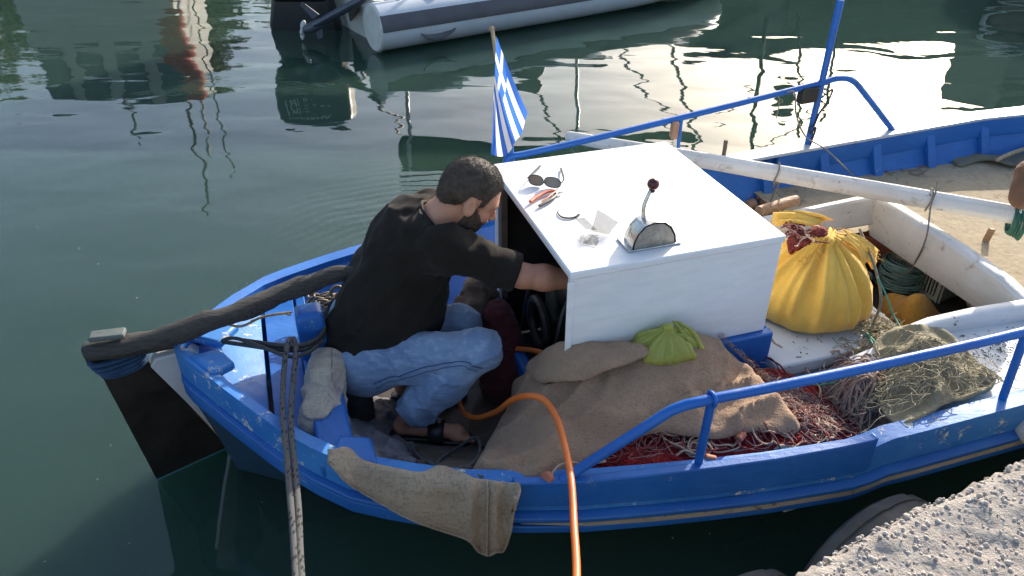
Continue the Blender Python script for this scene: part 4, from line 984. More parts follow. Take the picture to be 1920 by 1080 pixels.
# --- chain heap behind the bitt
m = M(); rnd = random.Random(11)
def link(m, c, rot, L_=.030, w=.011, r=.0048):
    pts = []
    for k in range(14):
        t = 2 * math.pi * k / 14; p = Vector((math.cos(t) * w + 0, math.sin(t) * w, 0)); p.y += (L_ / 2) * (1 if math.sin(t) > 0 else -1) * .7; pts.append(c + rot @ p)
    m.tube(pts, r, 6, closed=True)
spine = cr([W(585, 565, .53), W(610, 556, .55), W(638, 560, .54), W(630, 575, .52), W(598, 575, .52), W(590, 585, .50), W(625, 590, .50), W(640, 600, .48), W(605, 600, .48), W(612, 615, .46), (W(640, 622, .44)), W(618, 632, .42), W(628, 650, .38), W(640, 640, .40), W(605, 590, .53), W(622, 570, .55), W(600, 565, .56)], 7)
for i in range(len(spine) - 1):
    d = (spine[i + 1] - spine[i]); q = d.to_track_quat('Y', 'Z').to_matrix() @ Euler((rnd.uniform(-.6, .6), (R(90) if i % 2 else 0) + rnd.uniform(-.4, .4), rnd.uniform(-.5, .5))).to_matrix()
    link(m, spine[i] + Vector((rnd.uniform(-.012, .012), rnd.uniform(-.012, .012), rnd.uniform(-.01, .012))), q)
o = m.obj('anchor_chain', CHAIN, None, ang=180); props(o, 'heap of rusty anchor chain behind the blue post', 'chain')
m = M(); m.tube([W(634, 552, .56) + Vector((.030 * math.cos(t), .008 * math.sin(t), .034 * math.sin(t))) for t in np.linspace(0, 6.283, 20, endpoint=False)], .0075, 8, closed=True); m.obj('shackle', CHAIN, o)
# --- ropes
pts = cr([W(415, 640, .60), W(470, 648, .60), W(520, 655, .61), W(560, 656, .605), W(592, 645, .60), W(608, 625, .595), W(600, 608, .595), W(580, 602, .60)], 8)
m = M(); m.tube(pts, .009, 10); m.tube([p + Vector((.002, .004, .017)) for p in pts[6:]], .008, 10); m.tube(cr([W(412, 640, .60), W(440, 634, .63), W(490, 650, .625), W(540, 668, .61), W(575, 662, .605), W(605, 640, .60)], 8), .007, 10)
o = m.obj('stern_rope', BLACK_ROPE, None); props(o, 'black rope looped round the blue bitt post from the tiller', 'rope')
m = M(); m.tube(cr([W(408, 600, .66), W(450, 612, .66), W(490, 595, .665), W(530, 588, .665), W(545, 590, .66)], 8), .005, 8); m.tube(cr([W(470, 602, .66), W(510, 590, .67), W(548, 585, .665)], 8), .004, 8)
o = m.obj('thin_rope', plain('straw_rope', (.35, .27, .17), .9, c2=(.2, .15, .09), sc=50), None); props(o, 'thin straw coloured rope between tiller and blue bitt post', 'rope')
A = [W(544, 634, .63), W(538, 652, .63), W(532, 700, .60), W(530, 770, .59), W(537, 850, .60), W(546, 950, .63), W(552, 1030, .66), W(556, 1110, .70), W(558, 1230, .77), W(557, 1400, .82), QP(-1.11, .03, .835), QP(-1.10, .5, .81)]
Bp = [W(549, 634, .63), W(555, 655, .62), W(549, 720, .60), W(545, 790, .59), W(551, 860, .60), W(559, 950, .63), W(562, 1030, .66), W(566, 1110, .70), W(569, 1230, .77), W(571, 1400, .82), QP(-1.09, .03, .835), QP(-1.06, .5, .81)]
def strand_rope(name, pts, r, label):
    m = M(); m.tube(cr(pts, 10), r, 10, flat=.8); o = m.obj(name, ROPE_FLECK, None); props(o, label, 'rope', None); return o
strand_rope('mooring_rope', A, .0098, 'grey mooring rope flecked black, left strand dropping from the stern bitt')
strand_rope('mooring_rope', Bp, .0098, 'grey mooring rope flecked black, right strand dropping from the stern bitt')
m = M(); m.tube(cr([W(1120, 700, .45), W(1060, 672, .42), W(1025, 663, .41), W(985, 655, .39), W(935, 656, .36), W(880, 680, .32), W(855, 720, .27), W(862, 755, .25), W(872, 775, .26), (W(895, 783, .28)), W(930, 772, .36), W(960, 750, .50), W(990, 742, .585), W(1020, 750, .61), W(1044, 785, .62), W(1060, 840, .63), W(1071, 900, .64), W(1076, 980, .65), W(1080, 1110, .70), QP(-.62, .02, .84), QP(-.60, .5, .82)], 10), .0105, 12)
o = m.obj('hose', HOSE, None); props(o, 'orange rubber hose curving over the burlap and down past the hull', 'hose')
# --- small lime bag on the burlap
def bag(name, c, prof, folds, mat, sq=(1, 1), rot=0., amp=.12, parent=None, seed=0, n=96):
    rr = []; rnd = np.random.RandomState(seed); ph = rnd.rand(8) * 6.283
    for z, r, k in prof:
        ring = []
        for t in np.linspace(0, 2 * math.pi, n, endpoint=False):
            f = sum(math.cos(fq * t + ph[i] + 6 * z * (i % 3)) * a for i, (fq, a) in enumerate(folds))
            q = r * (1 + k * amp * f); x, y = math.cos(t) * q * sq[0], math.sin(t) * q * sq[1]
            ring.append(c + Vector((x * math.cos(rot) - y * math.sin(rot), x * math.sin(rot) + y * math.cos(rot), z + .25 * k * amp * f * r)))
        rr.append(ring)
    m = M(); m.loft(rr, True, True); return m.obj(name, mat, parent, ang=180)
F1 = [(3, .5), (5, .5), (9, .8), (14, .7), (23, .5)]
lb = W(1246, 660, .635)
o = bag('plastic_bag', lb, [(0, .08, .2), (.008, .108, .35), (.03, .108, .7), (.055, .085, 1.), (.08, .05, 1.5), (.092, .026, 1.6), (.100, .016, 1.4), (.106, .018, 1.6), (.110, .012, 1.8)], F1, BAG_GREEN, (1.05, .80), R(10), .11, seed=3)
props(o, 'small knotted lime green plastic bag on the brown burlap', 'bag')
for v in o.data.vertices:
    q = np.array(v.co); k_ = float(fbm(q * [1, 1, .5], 22, 3, 6.)); v.co.x *= 1 + .12 * k_; v.co.y *= 1 + .12 * k_; v.co.z += .010 * float(noise3(q, 30))
m = M()
for a, b, c in (((1270, 603, .74), (1298, 622, .71), (1316, 655, .655)), ((1265, 602, .74), (1285, 632, .70), (1300, 662, .645))): 
    pts = cr([W(*a), W(*b), W(*c)], 8); m.loft([[p + Vector((-.012, .0, .002)), p + Vector((0, -.008, .006)), p + Vector((.012, -.002, 0))] for p in pts], False, False)
m.obj('handle', BAG_GREEN, o, ang=180, solid=.001)
m = M(); m.ball(lb + Vector((0, 0, .108)), (.018, .017, .013), 12, 8); m.obj('knot', BAG_GREEN, o)
# --- big yellow sack
yc = B(2.485, -.20, .418)
ys = bag('yellow_sack', yc, [(0, .12, .1), (.012, .180, .15), (.045, .218, .3), (.095, .228, .45), (.16, .212, .7), (.225, .172, 1.), (.28, .122, 1.3), (.32, .078, 1.6), (.345, .048, 1.5), (.362, .054, 1.7), (.375, .052, 1.7), (.378, .03, 1.)], [(2, .5), (5, .6), (7, .5), (11, .9), (17, .5), (29, .35)], YELLOW, (1.08, .96), 0., .085, seed=5, n=160)
for v in ys.data.vertices:
    q = np.array(v.co); k_ = float(fbm(q * [1, 1, .45], 11, 3, 3.)) * 1.3; r_ = v.co.xy.length; v.co.x *= 1 + .07 * k_; v.co.y *= 1 + .07 * k_; v.co.x += .10 * max(0, v.co.z - .1)
props(ys, 'bulging yellow sack tied at the neck, standing right of the white box', 'sack')
top = yc + Vector((.02, 0, .38))
def flap(pts_in, pts_out, mat, parent, name='sack_flap'):
    a = cr(pts_in, 6); b = cr(pts_out, 6); rows = []
    for k in range(9):
        t = k / 8; rows.append([p * (1 - t) + q * t + Vector((0, 0, .02 * math.sin(i * 1.7) * t + .015 * math.sin(math.pi * t))) for i, (p, q) in enumerate(zip(a, b))])
    m = M(); m.loft(rows, False, False); return m.obj(name, mat, parent, ang=180, solid=.003)
flap([W(1530, 425, .80), W(1550, 412, .81), W(1565, 415, .82)], [W(1452, 425, .76), W(1450, 402, .78), W(1490, 406, .79)], YELLOW, ys)
flap([W(1580, 430, .80), W(1590, 440, .79), W(1575, 450, .78)], [W(1645, 470, .68), W(1640, 500, .62), W(1610, 480, .70)], YELLOW, ys)
fr_ = []
for k in range(150):
    t = random.random(); p = W(1500 + 70 * t, 492 - 55 * t + random.uniform(-8, 8), .70 + .09 * t) if k % 3 else W(1560 + 85 * t, 425 + 55 * t + random.uniform(-8, 8), .80 - .12 * t)
    d = Vector((random.uniform(-1, 1), random.uniform(-1, .3), random.uniform(-.6, .8))) * .03; fr_.append([p, p + d * .5 + Vector((0, 0, .005)), p + d])
strands('frayed_threads', YELLOW, ys, fr_, .0013, 4)['kind'] = 'stuff'
a = W(1500, 458, .73); m = nets(lambda P: dcap(P, np.array(a), np.array(W(1535, 440, .78)), .042, .035) + .02 * fbm(P, 24, 3), np.array(a) - .12, np.array(a) + .16, .006); rn = m.obj('red_net_bundle', mk_net('dull_red_net', (.22, .04, .035), (.09, .02, .02), (.20, .12, .10)), None, ang=180); props(rn, 'bundle of red net poking out of the yellow sack mouth', 'net')
flx = lambda X: np.full(len(X), a.z + .04)
strands('cords', CORD_RED, rn, curly(flx, a.x, a.y, .06, .05, 16, .16, .03, 2.), .003); strands('white_cords', CORD_CREAM, rn, curly(flx, a.x - .02, a.y - .03, .04, .03, 7, .12, .03, 2.), .003)
m = M(); m.ball(W(1530, 432, .80), (.022, .018, .022), 12, 8); m.obj('net_float', CORK, rn)
m = M(); m.tube(cr([W(1612, 430, .74), W(1640, 500, .66), W(1652, 560, .56), W(1640, 600, .46), W(1625, 620, .44)], 8), .006, 8); o = m.obj('cord', CORD_GREY, None); props(o, 'brown cord running down the right side of the yellow sack', 'cord')
# --- boom laid across the boat
bm0, bm1 = W(1062, 256, .70), W(1912, 404, .69)
d = (bm1 - bm0).normalized(); m = M()
m.tube([bm0, bm0 + d * .02, bm0 + (bm1 - bm0) * .3, bm0 + (bm1 - bm0) * .7, bm1 - d * .01, bm1], [.026, .034, .043, .047, .046, .040], 8)
o = m.obj('boom', WHITE_OLD, None, ang=20, bevel=.006); props(o, 'long weathered white spar lying across the boat behind the box', 'spar')
q = bm0 + (bm1 - bm0) * .53
for k, px_ in enumerate((1455, 1757)):
    t = .515 if k == 0 else .83; c = bm0 + (bm1 - bm0) * t; m = M(); loop = [c + (Vector((0, 0, 1)) * math.cos(a) + d.cross(Vector((0, 0, 1))) * math.sin(a)) * .053 + d * .006 * math.sin(a * 2) for a in np.linspace(0, 6.283, 16, endpoint=False)]
    m.tube(loop, .004, 6, closed=True)
    if k == 0: m.tube(cr([c - Vector((0, .05, .03)), W(1445, 380, .45), W(1460, 395, .40), W(1500, 385, .40), W(1510, 345, .45), W(1480, 338, .47), W(1450, 350, .45), W(1470, 372, .44), W(1492, 368, .44)], 8), .004, 6)
    else: m.tube(cr([c + Vector((.01, 0, .09)), c + Vector((.0, -.03, .055)), c - Vector((.02, .06, .0)), W(1738, 440, .60), W(1722, 480, .45), W(1700, 512, .28), W(1660, 515, .26)], 8), .004, 6)
    oo = m.obj('lashing_cord', CORD_GREY, None); props(oo, 'pale cord looped round the spar and coiled on the boards' if k == 0 else 'grey cord tied round the spar and hanging into the hold', 'cord')
m = M()
for k in range(9):
    c = bm1 - d * (.028 - .007 * k) + Vector((0, 0, -.022 - .003 * k)); m.tube([c + Vector((0, 0, 1)) * math.cos(a) * .068 + d.cross(Vector((0, 0, 1))) * math.sin(a) * .052 + d * .004 * math.sin(a + k) for a in np.linspace(0, 6.283, 18, endpoint=False)], .0045, 6, closed=True)
o = m.obj('green_coil', DARK_GREEN_LINE, None); props(o, 'dark green rope coil hung on the end of the spar', 'rope')
a, b = np.array(W(1935, 335, .86)), np.array(W(1916, 368, .80)); m = nets(lambda P: dcap(P, a, b, .075, .05) + .01 * fbm(P, 12, 3), np.minimum(a, b) - .13, np.maximum(a, b) + .13, .008); o = m.obj('brown_bag', plain('brown_leather_bag', (.20, .10, .05), .8, c2=(.13, .065, .035), bump=.4), None, ang=180); props(o, 'brown bag over the end of the white spar', 'bag')
m = M(); m.tube([W(1422, 397, .50), W(1450, 388, .50), W(1482, 378, .50), W(1494, 375, .50)], [.028, .029, .028, .026], 14); o = m.obj('wooden_roller', BROWN_WOOD, None, bevel=.003); props(o, 'brown wooden roller lying beside the white box under the spar', 'roller')
# floats and scraps on the far low deck
for i, (px, py) in enumerate(((1400, 372), (1412, 366), (1424, 372), (1408, 384), (1436, 380))):
    o = net_float(W(px, py, .36), (1, .4 * i - .8, .2), .032, .05).obj('brown_float', plain('brown_float_%d' % i, (.28 - .02 * i, .16, .10), .8) if i == 0 else bpy.data.materials['brown_float_0'], None, bevel=.006); props(o, 'dull brown net float beyond the box corner, ' + ('nearest the box', 'farthest from the man along the spar', 'in the middle of its cluster', 'lowest in its cluster', 'beside the wooden roller')[i], 'float', 'brown floats beyond the box')
o = sheet([(1385, 350, .34), (1440, 330, .34), (1540, 325, .34), (1600, 330, .36), (1580, 365, .34), (1500, 380, .33), (1420, 395, .33)], [(1480, 350, .38)], .02, fold(14, .03, 3.))[0].obj('brown_net', mk_net('brown_net', (.16, .10, .06), (.07, .045, .03), (.22, .15, .09)), None, solid=.02, ang=180); props(o, 'brown netting on the low boards beyond the white box', 'net')
# --- khaki netting and tangles on the near side deck
kh, kf = sheet([(1640, 640, .50), (1690, 612, .53), (1760, 612, .53), (1800, 640, .52), (1835, 680, .52), (1870, 705, .53), (1850, 728, .55), (1800, 748, .56), (1740, 772, .56), (1690, 792, .54), (1662, 775, .50), (1640, 735, .47), (1655, 695, .48)], [(1720, 650, .59), (1760, 690, .59), (1700, 720, .56), (1800, 705, .57), (1740, 740, .57)], .009,
       lambda P, d: (.055 * (1 - np.abs(noise3(np.c_[P[:, 0] * .7 + P[:, 1] * 1.2 + .05 * noise3(P, 9), P[:, 1] * .9 - P[:, 0] * 1.5, 0 * P[:, 0]], 8, 3.))) ** 3 - .03 + .012 * fbm(P, 18, 2) + .004 * fbm(P, 60, 2)) * np.clip(d / .03, .2, 1))
o = kh.obj('khaki_netting', KHAKI, None, solid=.015, ang=180); props(o, 'mossy khaki netting in folds on the side deck behind the rail', 'net')
strands('loose_meshes', plain('khaki_thread', (.36, .32, .22), .9, c2=(.24, .21, .14), sc=30), o, curly(kf, *c_(1740, 700, .56), .22, .13, 170, .25, .035, 2., .2), .0014, 4)['kind'] = 'stuff'
tg = thing('twine_tangle', 'tangle of pale pinkish twine on the deck before the khaki netting', 'twine', W(1590, 740, .35))
tm, tf = sheet([(1545, 700, .38), (1600, 670, .42), (1650, 690, .46), (1660, 740, .44), (1640, 785, .40), (1590, 785, .36), (1550, 750, .34)], [(1600, 730, .46)], .012, fold(25, .02, 4.))
tm.obj('matted_core', mk_net('pale_pink_net', (.30, .22, .19), (.17, .11, .10), (.26, .10, .10)), tg, solid=.03, ang=180)
strands('twine', CORD_PINK, tg, curly(tf, *c_(1600, 730, .42), .13, .10, 90, .3, .04, 1.8, .3), .0022)['kind'] = 'stuff'
strands('heavy_twine', CORD_CREAM, tg, curly(tf, *c_(1600, 740, .42), .11, .09, 16, .35, .05, 1.2, .3), .004)['kind'] = 'stuff'
tg = thing('straw_tangle', 'tuft of straw twine on the fish deck at the foot of the yellow sack', 'twine', W(1640, 630, .42))
hf = lambda X: np.full(len(X), .422)
strands('straw', plain('straw_twine', (.42, .35, .20), .9, c2=(.22, .17, .10), sc=40), tg, curly(hf, *c_(1640, 620, .42), .07, .11, 150, .12, .035, 2., .3) + curly(lambda X: np.full(len(X), .40), *c_(1625, 670, .38), .05, .06, 70, .14, .03, 2.), .0016, 5)['kind'] = 'stuff'
m = M(); m.tube(cr([W(1645, 520, .66), W(1660, 550, .60), W(1675, 590, .52), W(1690, 620, .50), W(1685, 650, .49), W(1660, 655, .47), W(1640, 640, .47), W(1625, 625, .46), W(1640, 655, .45), W(1630, 690, .44), W(1590, 710, .43), W(1550, 720, .40), W(1520, 722, .36), W(1480, 712, .38), W(1465, 690, .40)], 8), .0035, 8)
o = m.obj('green_line', GREEN_LINE, None); props(o, 'thin bright green line from the yellow sack across the deck', 'line')
dp = []
for k in range(36):
    p = W(random.uniform(1560, 1640), random.uniform(750, 800), .255) if k % 2 else W(random.uniform(1480, 1620), random.uniform(620, 690), .424); a = random.uniform(0, 6.28); q = Vector((math.cos(a), math.sin(a), 0)) * random.uniform(.002, .010); dp.append([p, p + q * .5 + Vector((0, 0, .002)), p + q])
for k in range(130):
    p = B(random.gauss(2.98, .10), random.gauss(-.74, .05), .494); a = random.uniform(0, 6.28); q = Vector((math.cos(a), math.sin(a), 0)) * random.uniform(.002, .010); dp.append([p, p + q * .5 + Vector((0, 0, .002)), p + q])
o = strands('debris', plain('dark_weed_scraps', (.13, .11, .08), .9, c2=(.04, .035, .03)), None, dp, .0019, 4); props(o, kind='stuff')
# --- in the hold
cr_o = B(3.30, .02, .12); ca = R(-32); ex = Vector((math.cos(ca), math.sin(ca), 0)); ey = Vector((-math.sin(ca), math.cos(ca), 0))
crate = thing('crate', 'grey green slotted plastic crate leaning in the hold', 'crate', W(1738, 500, .14))
c0 = W(1690, 446, .35); c1 = W(1782, 496, .35); ex = (c1 - c0).normalized(); ey = Vector((-ex.y, ex.x, 0)); Lx, Ly, hz = (c1 - c0).length, .30, .22
for nm, o_, dx, L_ in (('front_side', c0, ex, Lx), ('back_side', c0 + ey * Ly, ex, Lx), ('end_side', c0, ey, Ly), ('end_side', c1, ey, Ly)):
    m = M(); up_ = Vector((0, 0, 1)); nn = dx.cross(up_)
    for zz, hh in ((-.012, .024), (-.10, .012), (-hz + .01, .02)): m.beam(o_ + up_ * zz, o_ + dx * L_ + up_ * zz, .012, hh)
    k = int(L_ / .018)
    for i in range(k + 1): m.beam(o_ + dx * (L_ * i / k) + up_ * -.005, o_ + dx * (L_ * i / k) - up_ * hz, .008, .008 if 0 < i < k else .03, dx.cross(up_))
    m.obj(nm, CRATE, crate, smooth=False)
m = M(); m.hexa([c0 - Vector((0, 0, hz)), c1 - Vector((0, 0, hz)), c1 + ey * Ly - Vector((0, 0, hz)), c0 + ey * Ly - Vector((0, 0, hz))] + [q - Vector((0, 0, hz - .008)) for q in (c0, c1, c1 + ey * Ly, c0 + ey * Ly)]); m.obj('bottom', CRATE, crate)
m = M(); cc = W(1685, 532, .13); rnd = random.Random(5)
for k in range(40):
    r = .105 + rnd.uniform(-.03, .012); z = .004 * k * .9; ox, oy = rnd.uniform(-.012, .012), rnd.uniform(-.012, .012); e = rnd.uniform(.85, 1); t0 = rnd.uniform(0, 6)
    m.tube([cc + Vector((ox + r * math.cos(t), oy + r * e * math.sin(t), z + .014 * math.sin(t + t0))) for t in np.linspace(0, 6.283, 24, endpoint=False)], .003, 5, closed=True)
o = m.obj('teal_coil', TEAL_LINE, None, ang=180); props(o, 'coil of thin teal line lying in the hold before the crate', 'rope')
o = sheet([(1658, 545, .26), (1680, 537, .30), (1715, 548, .30), (1760, 570, .26), (1790, 588, .22), (1760, 610, .20), (1715, 625, .22), (1685, 600, .25), (1655, 575, .22)], [(1700, 575, .32), (1740, 588, .29)], .012, lambda P, d: .022 * noise3(np.c_[P[:, 0] * .6 + P[:, 1], P[:, 1] * 2.6 - P[:, 0] * 1.6, 0 * P[:, 0]], 8) * np.clip(d / .03, 0, 1), edge=.04)[0].obj('orange_sack', ORANGE_SACK, None, solid=.03, ang=180); props(o, 'crumpled orange brown sack in the hold at the near coaming', 'sack')
m = M(); m.hexa([W(1610, 500, .10), W(1700, 500, .10), W(1700, 470, .10), W(1610, 455, .10), W(1612, 440, .30), W(1694, 462, .30), W(1700, 440, .32), W(1618, 425, .32)]); o = m.obj('red_board', REDBOX, None, bevel=.01); props(o, 'dull red box deep in the hold left of the crate', 'box')
o = bag('olive_bag', W(1822, 545, .18), [(0, .06, .3), (.02, .075, .6), (.06, .07, 1.2), (.10, .05, 2), (.13, .03, 3)], F1, BAG_OLIVE, (1.1, .8), .4, .14, seed=8); props(o, 'olive yellow plastic bag in the hold right of the crate', 'bag')
a, b = np.array(W(1840, 565, .20)), np.array(W(1865, 560, .20)); m = nets(lambda P: dcap(P, a, b, .06, .055) + .012 * fbm(P, 14, 3), np.minimum(a, b) - .12, np.maximum(a, b) + .12, .008); o = m.obj('grey_sack', SACKCLOTH, None, ang=180); props(o, 'small grey cloth sack in the right corner of the hold', 'sack')
m = M(); m.bx(3.0, 3.25, .20, .42, .10, .22); o = m.obj('foam_block', GREYBOX, None, bevel=.015); props(o, 'dirty pale block at the back of the hold', 'block')
# canvas on the sandy deck
o = sheet([(1778, 290, .415), (1800, 282, .42), (1870, 285, .42), (1960, 290, .42), (1960, 306, .42), (1900, 308, .43), (1860, 300, .43), (1832, 303, .415), (1805, 310, .415), (1790, 305, .415)], [(1840, 292, .44)], .02, fold(8, .018))[0].obj('folded_canvas', CANVAS, None, solid=.01, ang=180); props(o, 'folded grey green canvas at the far side of the sandy deck', 'canvas')
m = M(); m.tube(cr([W(1870, 300, .455), W(1895, 288, .465), W(1950, 270, .48)], 4), .012, 8); o = m.obj('pale_pole', PALE_WOOD, None); props(o, 'thin pale pole on the folded canvas at the right edge', 'pole')
sc = [[W(x, y, .407) + Vector((random.uniform(-.02, .02), random.uniform(-.02, .02), 0)) for x, y in ((px, py), (px + random.uniform(8, 22), py + random.uniform(-8, 8)), (px + random.uniform(20, 38), py + random.uniform(-10, 10)))] for px, py in [(random.uniform(1640, 1740), random.uniform(292, 325)) for _ in range(16)]]
o = strands('twine_scraps', CORD_GREY, None, sc, .003); props(o, kind='stuff')
for px, py, h in ((1848, 452, .05), (1700, 412, .0)):
    if h: m = M(); c = W(px, py, .40); m.beam(c, c + Vector((.01, 0, .07)), .028, .02, Vector((0, 1, 0))); o = m.obj('wood_stub', BROWN_WOOD, None, bevel=.003); props(o, 'short brown wooden stub standing on the sandy deck', 'stub')
m = M(); m.tube(cr([W(1475, 172, .93), W(1490, 175, .93), W(1493, 215, .84), W(1510, 255, .72), W(1545, 278, .62), W(1575, 305, .57), W(1605, 335, .41)], 8), .004, 6); m.tube(cr([W(1458, 180, .92), W(1462, 190, .90), W(1455, 222, .80)], 6), .003, 6); m.tube([W(1463, 190, .9) + Vector((.012 * math.cos(t), 0, .012 * math.sin(t))) for t in np.linspace(0, 6.28, 12, endpoint=False)], .002, 5, closed=True)
o = m.obj('rail_cord', CORD_GREY, None); props(o, 'thin cord hanging from the far rail down to the sandy deck', 'cord')
# --- on the white box
BT = .9855
def gp(px, py, z=0.): return W(px, py, BT + z)
gl = thing('sunglasses', 'black framed sunglasses standing on the white box', 'sunglasses', gp(1022, 350))
fr = M(); rdir = (gp(1052, 352) - gp(990, 345)).normalized(); upv = (Vector((0, 0, 1)) + Vector((-.1, .35, 0))).normalized()
for cx, cy, a, b in ((1005, 338, .029, .020), (1036, 342, .032, .0195)):
    c = gp(cx, cy, .0225); rim = [c + rdir * a * (abs(math.cos(t)) ** .8 * (1 if math.cos(t) > 0 else -1)) + upv * b * (abs(math.sin(t)) ** .85 * (1 if math.sin(t) > 0 else -1)) for t in np.linspace(0, 6.283, 32, endpoint=False)]
    fr.tube(rim, .0022, 8, closed=True); m = M(); m.add(rim, [tuple(range(32))]); m.obj('lens', LENS, gl, smooth=False, solid=.001)
fr.tube(cr([gp(1019, 343, .028), gp(1021.5, 341, .032), gp(1025, 343, .028)], 4), .0026, 8); fr.obj('frame', BLACK, gl)
for a, b, c in (((989, 334, .028), (1000, 323, .020), (1013, 311, .006)), ((1053, 343, .026), (1057, 335, .02), (1052, 316, .006))): m = M(); m.tube(cr([gp(*a), gp(*b), gp(*c)], 6), [.0026, .0036, .005], 8, flat=.7); m.obj('temple', RUBBER, gl)
pl = thing('pliers', 'orange handled pliers lying open beside the sunglasses', 'pliers', gp(1022, 370))
m = M(); m.tube(cr([gp(994, 378, .012), gp(1005, 370, .012), gp(1022, 361, .012), gp(1036, 358, .012), gp(1044, 360, .012)], 6), [.0075, .0085, .008, .0065, .006], 10, flat=.75); m.obj('handle', PLIER_ORANGE, pl)
m = M(); m.tube(cr([gp(1011, 386, .010), gp(1022, 380, .010), gp(1034, 373, .010), gp(1042, 366, .010), gp(1045, 360, .012)], 6), [.0065, .0075, .007, .006, .005], 10, flat=.75); m.obj('handle', BLACK, pl)
m = M(); m.tube(cr([gp(1016, 377, .016), gp(1028, 370, .016), gp(1038, 362, .016), gp(1046, 358, .014)], 5), .0035, 8); m.obj('grip_edge', PLIER_ORANGE, pl)
m = M(); m.tube([gp(1041, 362, .012), gp(1047, 359, .012)], [.010, .009], 10, flat=.6); m.tube([gp(1046, 360, .013), gp(1057, 356, .012)], [.006, .002], 8); m.tube([gp(1046, 361, .010), gp(1056, 361, .009)], [.006, .002], 8); m.obj('jaws', STEEL, pl)
m = M(); m.tube(cr([gp(1047, 394, .004), gp(1046, 399, .004), gp(1052, 406, .004), gp(1065, 409, .004), gp(1078, 407, .004), gp(1086, 402, .005)], 6), [.0015, .0025, .0035, .0035, .004], 8); o = m.obj('rubber_strip', RUBBER, None); props(o, 'curved black rubber strip lying on the white box', 'strip')
gz = M()
def patch(gz, pts, n=8):
    """bilinear crumpled patch from four (px,py,z) corners"""
    a, b, c, d_ = [gp(*p) for p in pts]; rows = []
    for i in range(n + 1):
        s = i / n; r = []
        for j in range(n + 1):
            t = j / n; p = a * (1 - s) * (1 - t) + b * s * (1 - t) + c * s * t + d_ * (1 - s) * t; k = float(noise3(np.array(p) * 40)); r.append(p + Vector((0, 0, max(-.0, .007 * k * math.sin(math.pi * min(s, t))))))
        rows.append(r)
    gz.loft(rows, False, False)
patch(gz, [(1108, 434, .004), (1120, 392, .060), (1160, 417, .045), (1142, 440, .003)]); patch(gz, [(1078, 410, .040), (1096, 408, .045), (1120, 432, .02), (1098, 430, .012)])
patch(gz, [(1088, 440, .012), (1086, 458, .010), (1110, 446, .015), (1142, 438, .010)]); patch(gz, [(1092, 456, .004), (1118, 462, .004), (1126, 450, .010), (1112, 440, .02)])
o = gz.obj('wire_gauze', GAUZE, None, ang=180); props(o, 'crumpled scrap of grey wire gauze on the white box', 'gauze')
# --- flag
flag = thing('flag', 'small blue and white striped flag with a cross on a leaning stick', 'flag', B(1.53, .91, .80))
pt, pb = W(922, 50, 1.40), B(1.53, .91, .80)
m = M(); m.tube([pb, pb * .5 + pt * .5, pt], .0085, 10); m.obj('flag_stick', PALE_WOOD, flag)
m = M(); m.tube([pt + Vector((.012 * math.cos(t), .0, .01 * math.sin(t) - .01)) for t in np.linspace(0, 6.28, 12, endpoint=False)], .003, 6, closed=True); m.obj('cord_ring', CORD_CREAM, flag)
FB = mk_thin('flag_blue', (.05, .17, .62), 1., .7, .5, 8); FW = mk_thin('flag_white', (.88, .87, .84), 1., .7, .5, 8)
h0, h1, f0, f1 = W(931, 68, 1.37), W(925, 196, 1.06), W(988, 208, 1.04), W(921, 293, .85); nm_ = Vector((.1, -1, 0)).normalized()
nu, nv = 54, 45; vs = []; fs = []; mi = []
for i in range(nu + 1):
    s = i / nu
    for j in range(nv + 1):
        t0_ = j / nv; t = float(np.interp(t0_, [0, .5, 1], [0, .5, 1])) * min(1, s * 4) + t0_ * (1 - min(1, s * 4)); zg = float(np.interp(t0_, [0, .3, .5, .75, 1], [0, -.02, .02, -.02, 0])) * min(1, s * 3); p = (h0 * (1 - t) + h1 * t) * (1 - s) + (f0 * (1 - t) + f1 * t) * s
        sag = -.10 * s * (1 - s) * 1.2; w_ = .032 * s * math.sin(t * 9.5 + s * 1.2) + .010 * math.sin(t * 21 - s * 4) * s
        vs.append(p + nm_ * (w_ * .5 - zg) + Vector((0, 0, sag * (.4 + .6 * t))) + Vector((.025 * math.sin(math.pi * t) * s, 0, -.06 * s * math.sin(math.pi * t))))
for i in range(nu):
    for j in range(nv):
        s, t = (i + .5) / nu, (j + .5) / nv
        if s < 10 / 27 and t < 5 / 9: wht = abs(s - 5 / 27) < 1 / 27 or abs(t - 2.5 / 9) < .5 / 9
        else: wht = int(t * 9) % 2 == 1
        fs.append((i * (nv + 1) + j, (i + 1) * (nv + 1) + j, (i + 1) * (nv + 1) + j + 1, i * (nv + 1) + j + 1)); mi.append(1 if wht else 0)
m = M(); m.v = [tuple(p) for p in vs]; m.f = fs; m.mi = mi; m.obj('flag_cloth', [FB, FW], flag, ang=180)

fx = []
for px, py in [(random.uniform(60, 560), random.uniform(420, 1060)) for _ in range(16)] + [(1180, 985), (1195, 980), (1348, 958), (1260, 1010), (1330, 1000)]:
    p = W(px, py, .002); a = random.uniform(0, 6.28); q = Vector((math.cos(a), math.sin(a), 0)) * random.uniform(.003, .010); fx.append([p, p + q * .5 + Vector((0, 0, .001)), p + q])
o = strands('floating_specks', plain('pale_floating_scraps', (.35, .33, .26), .9), None, fx, .0018, 4); props(o, kind='stuff')
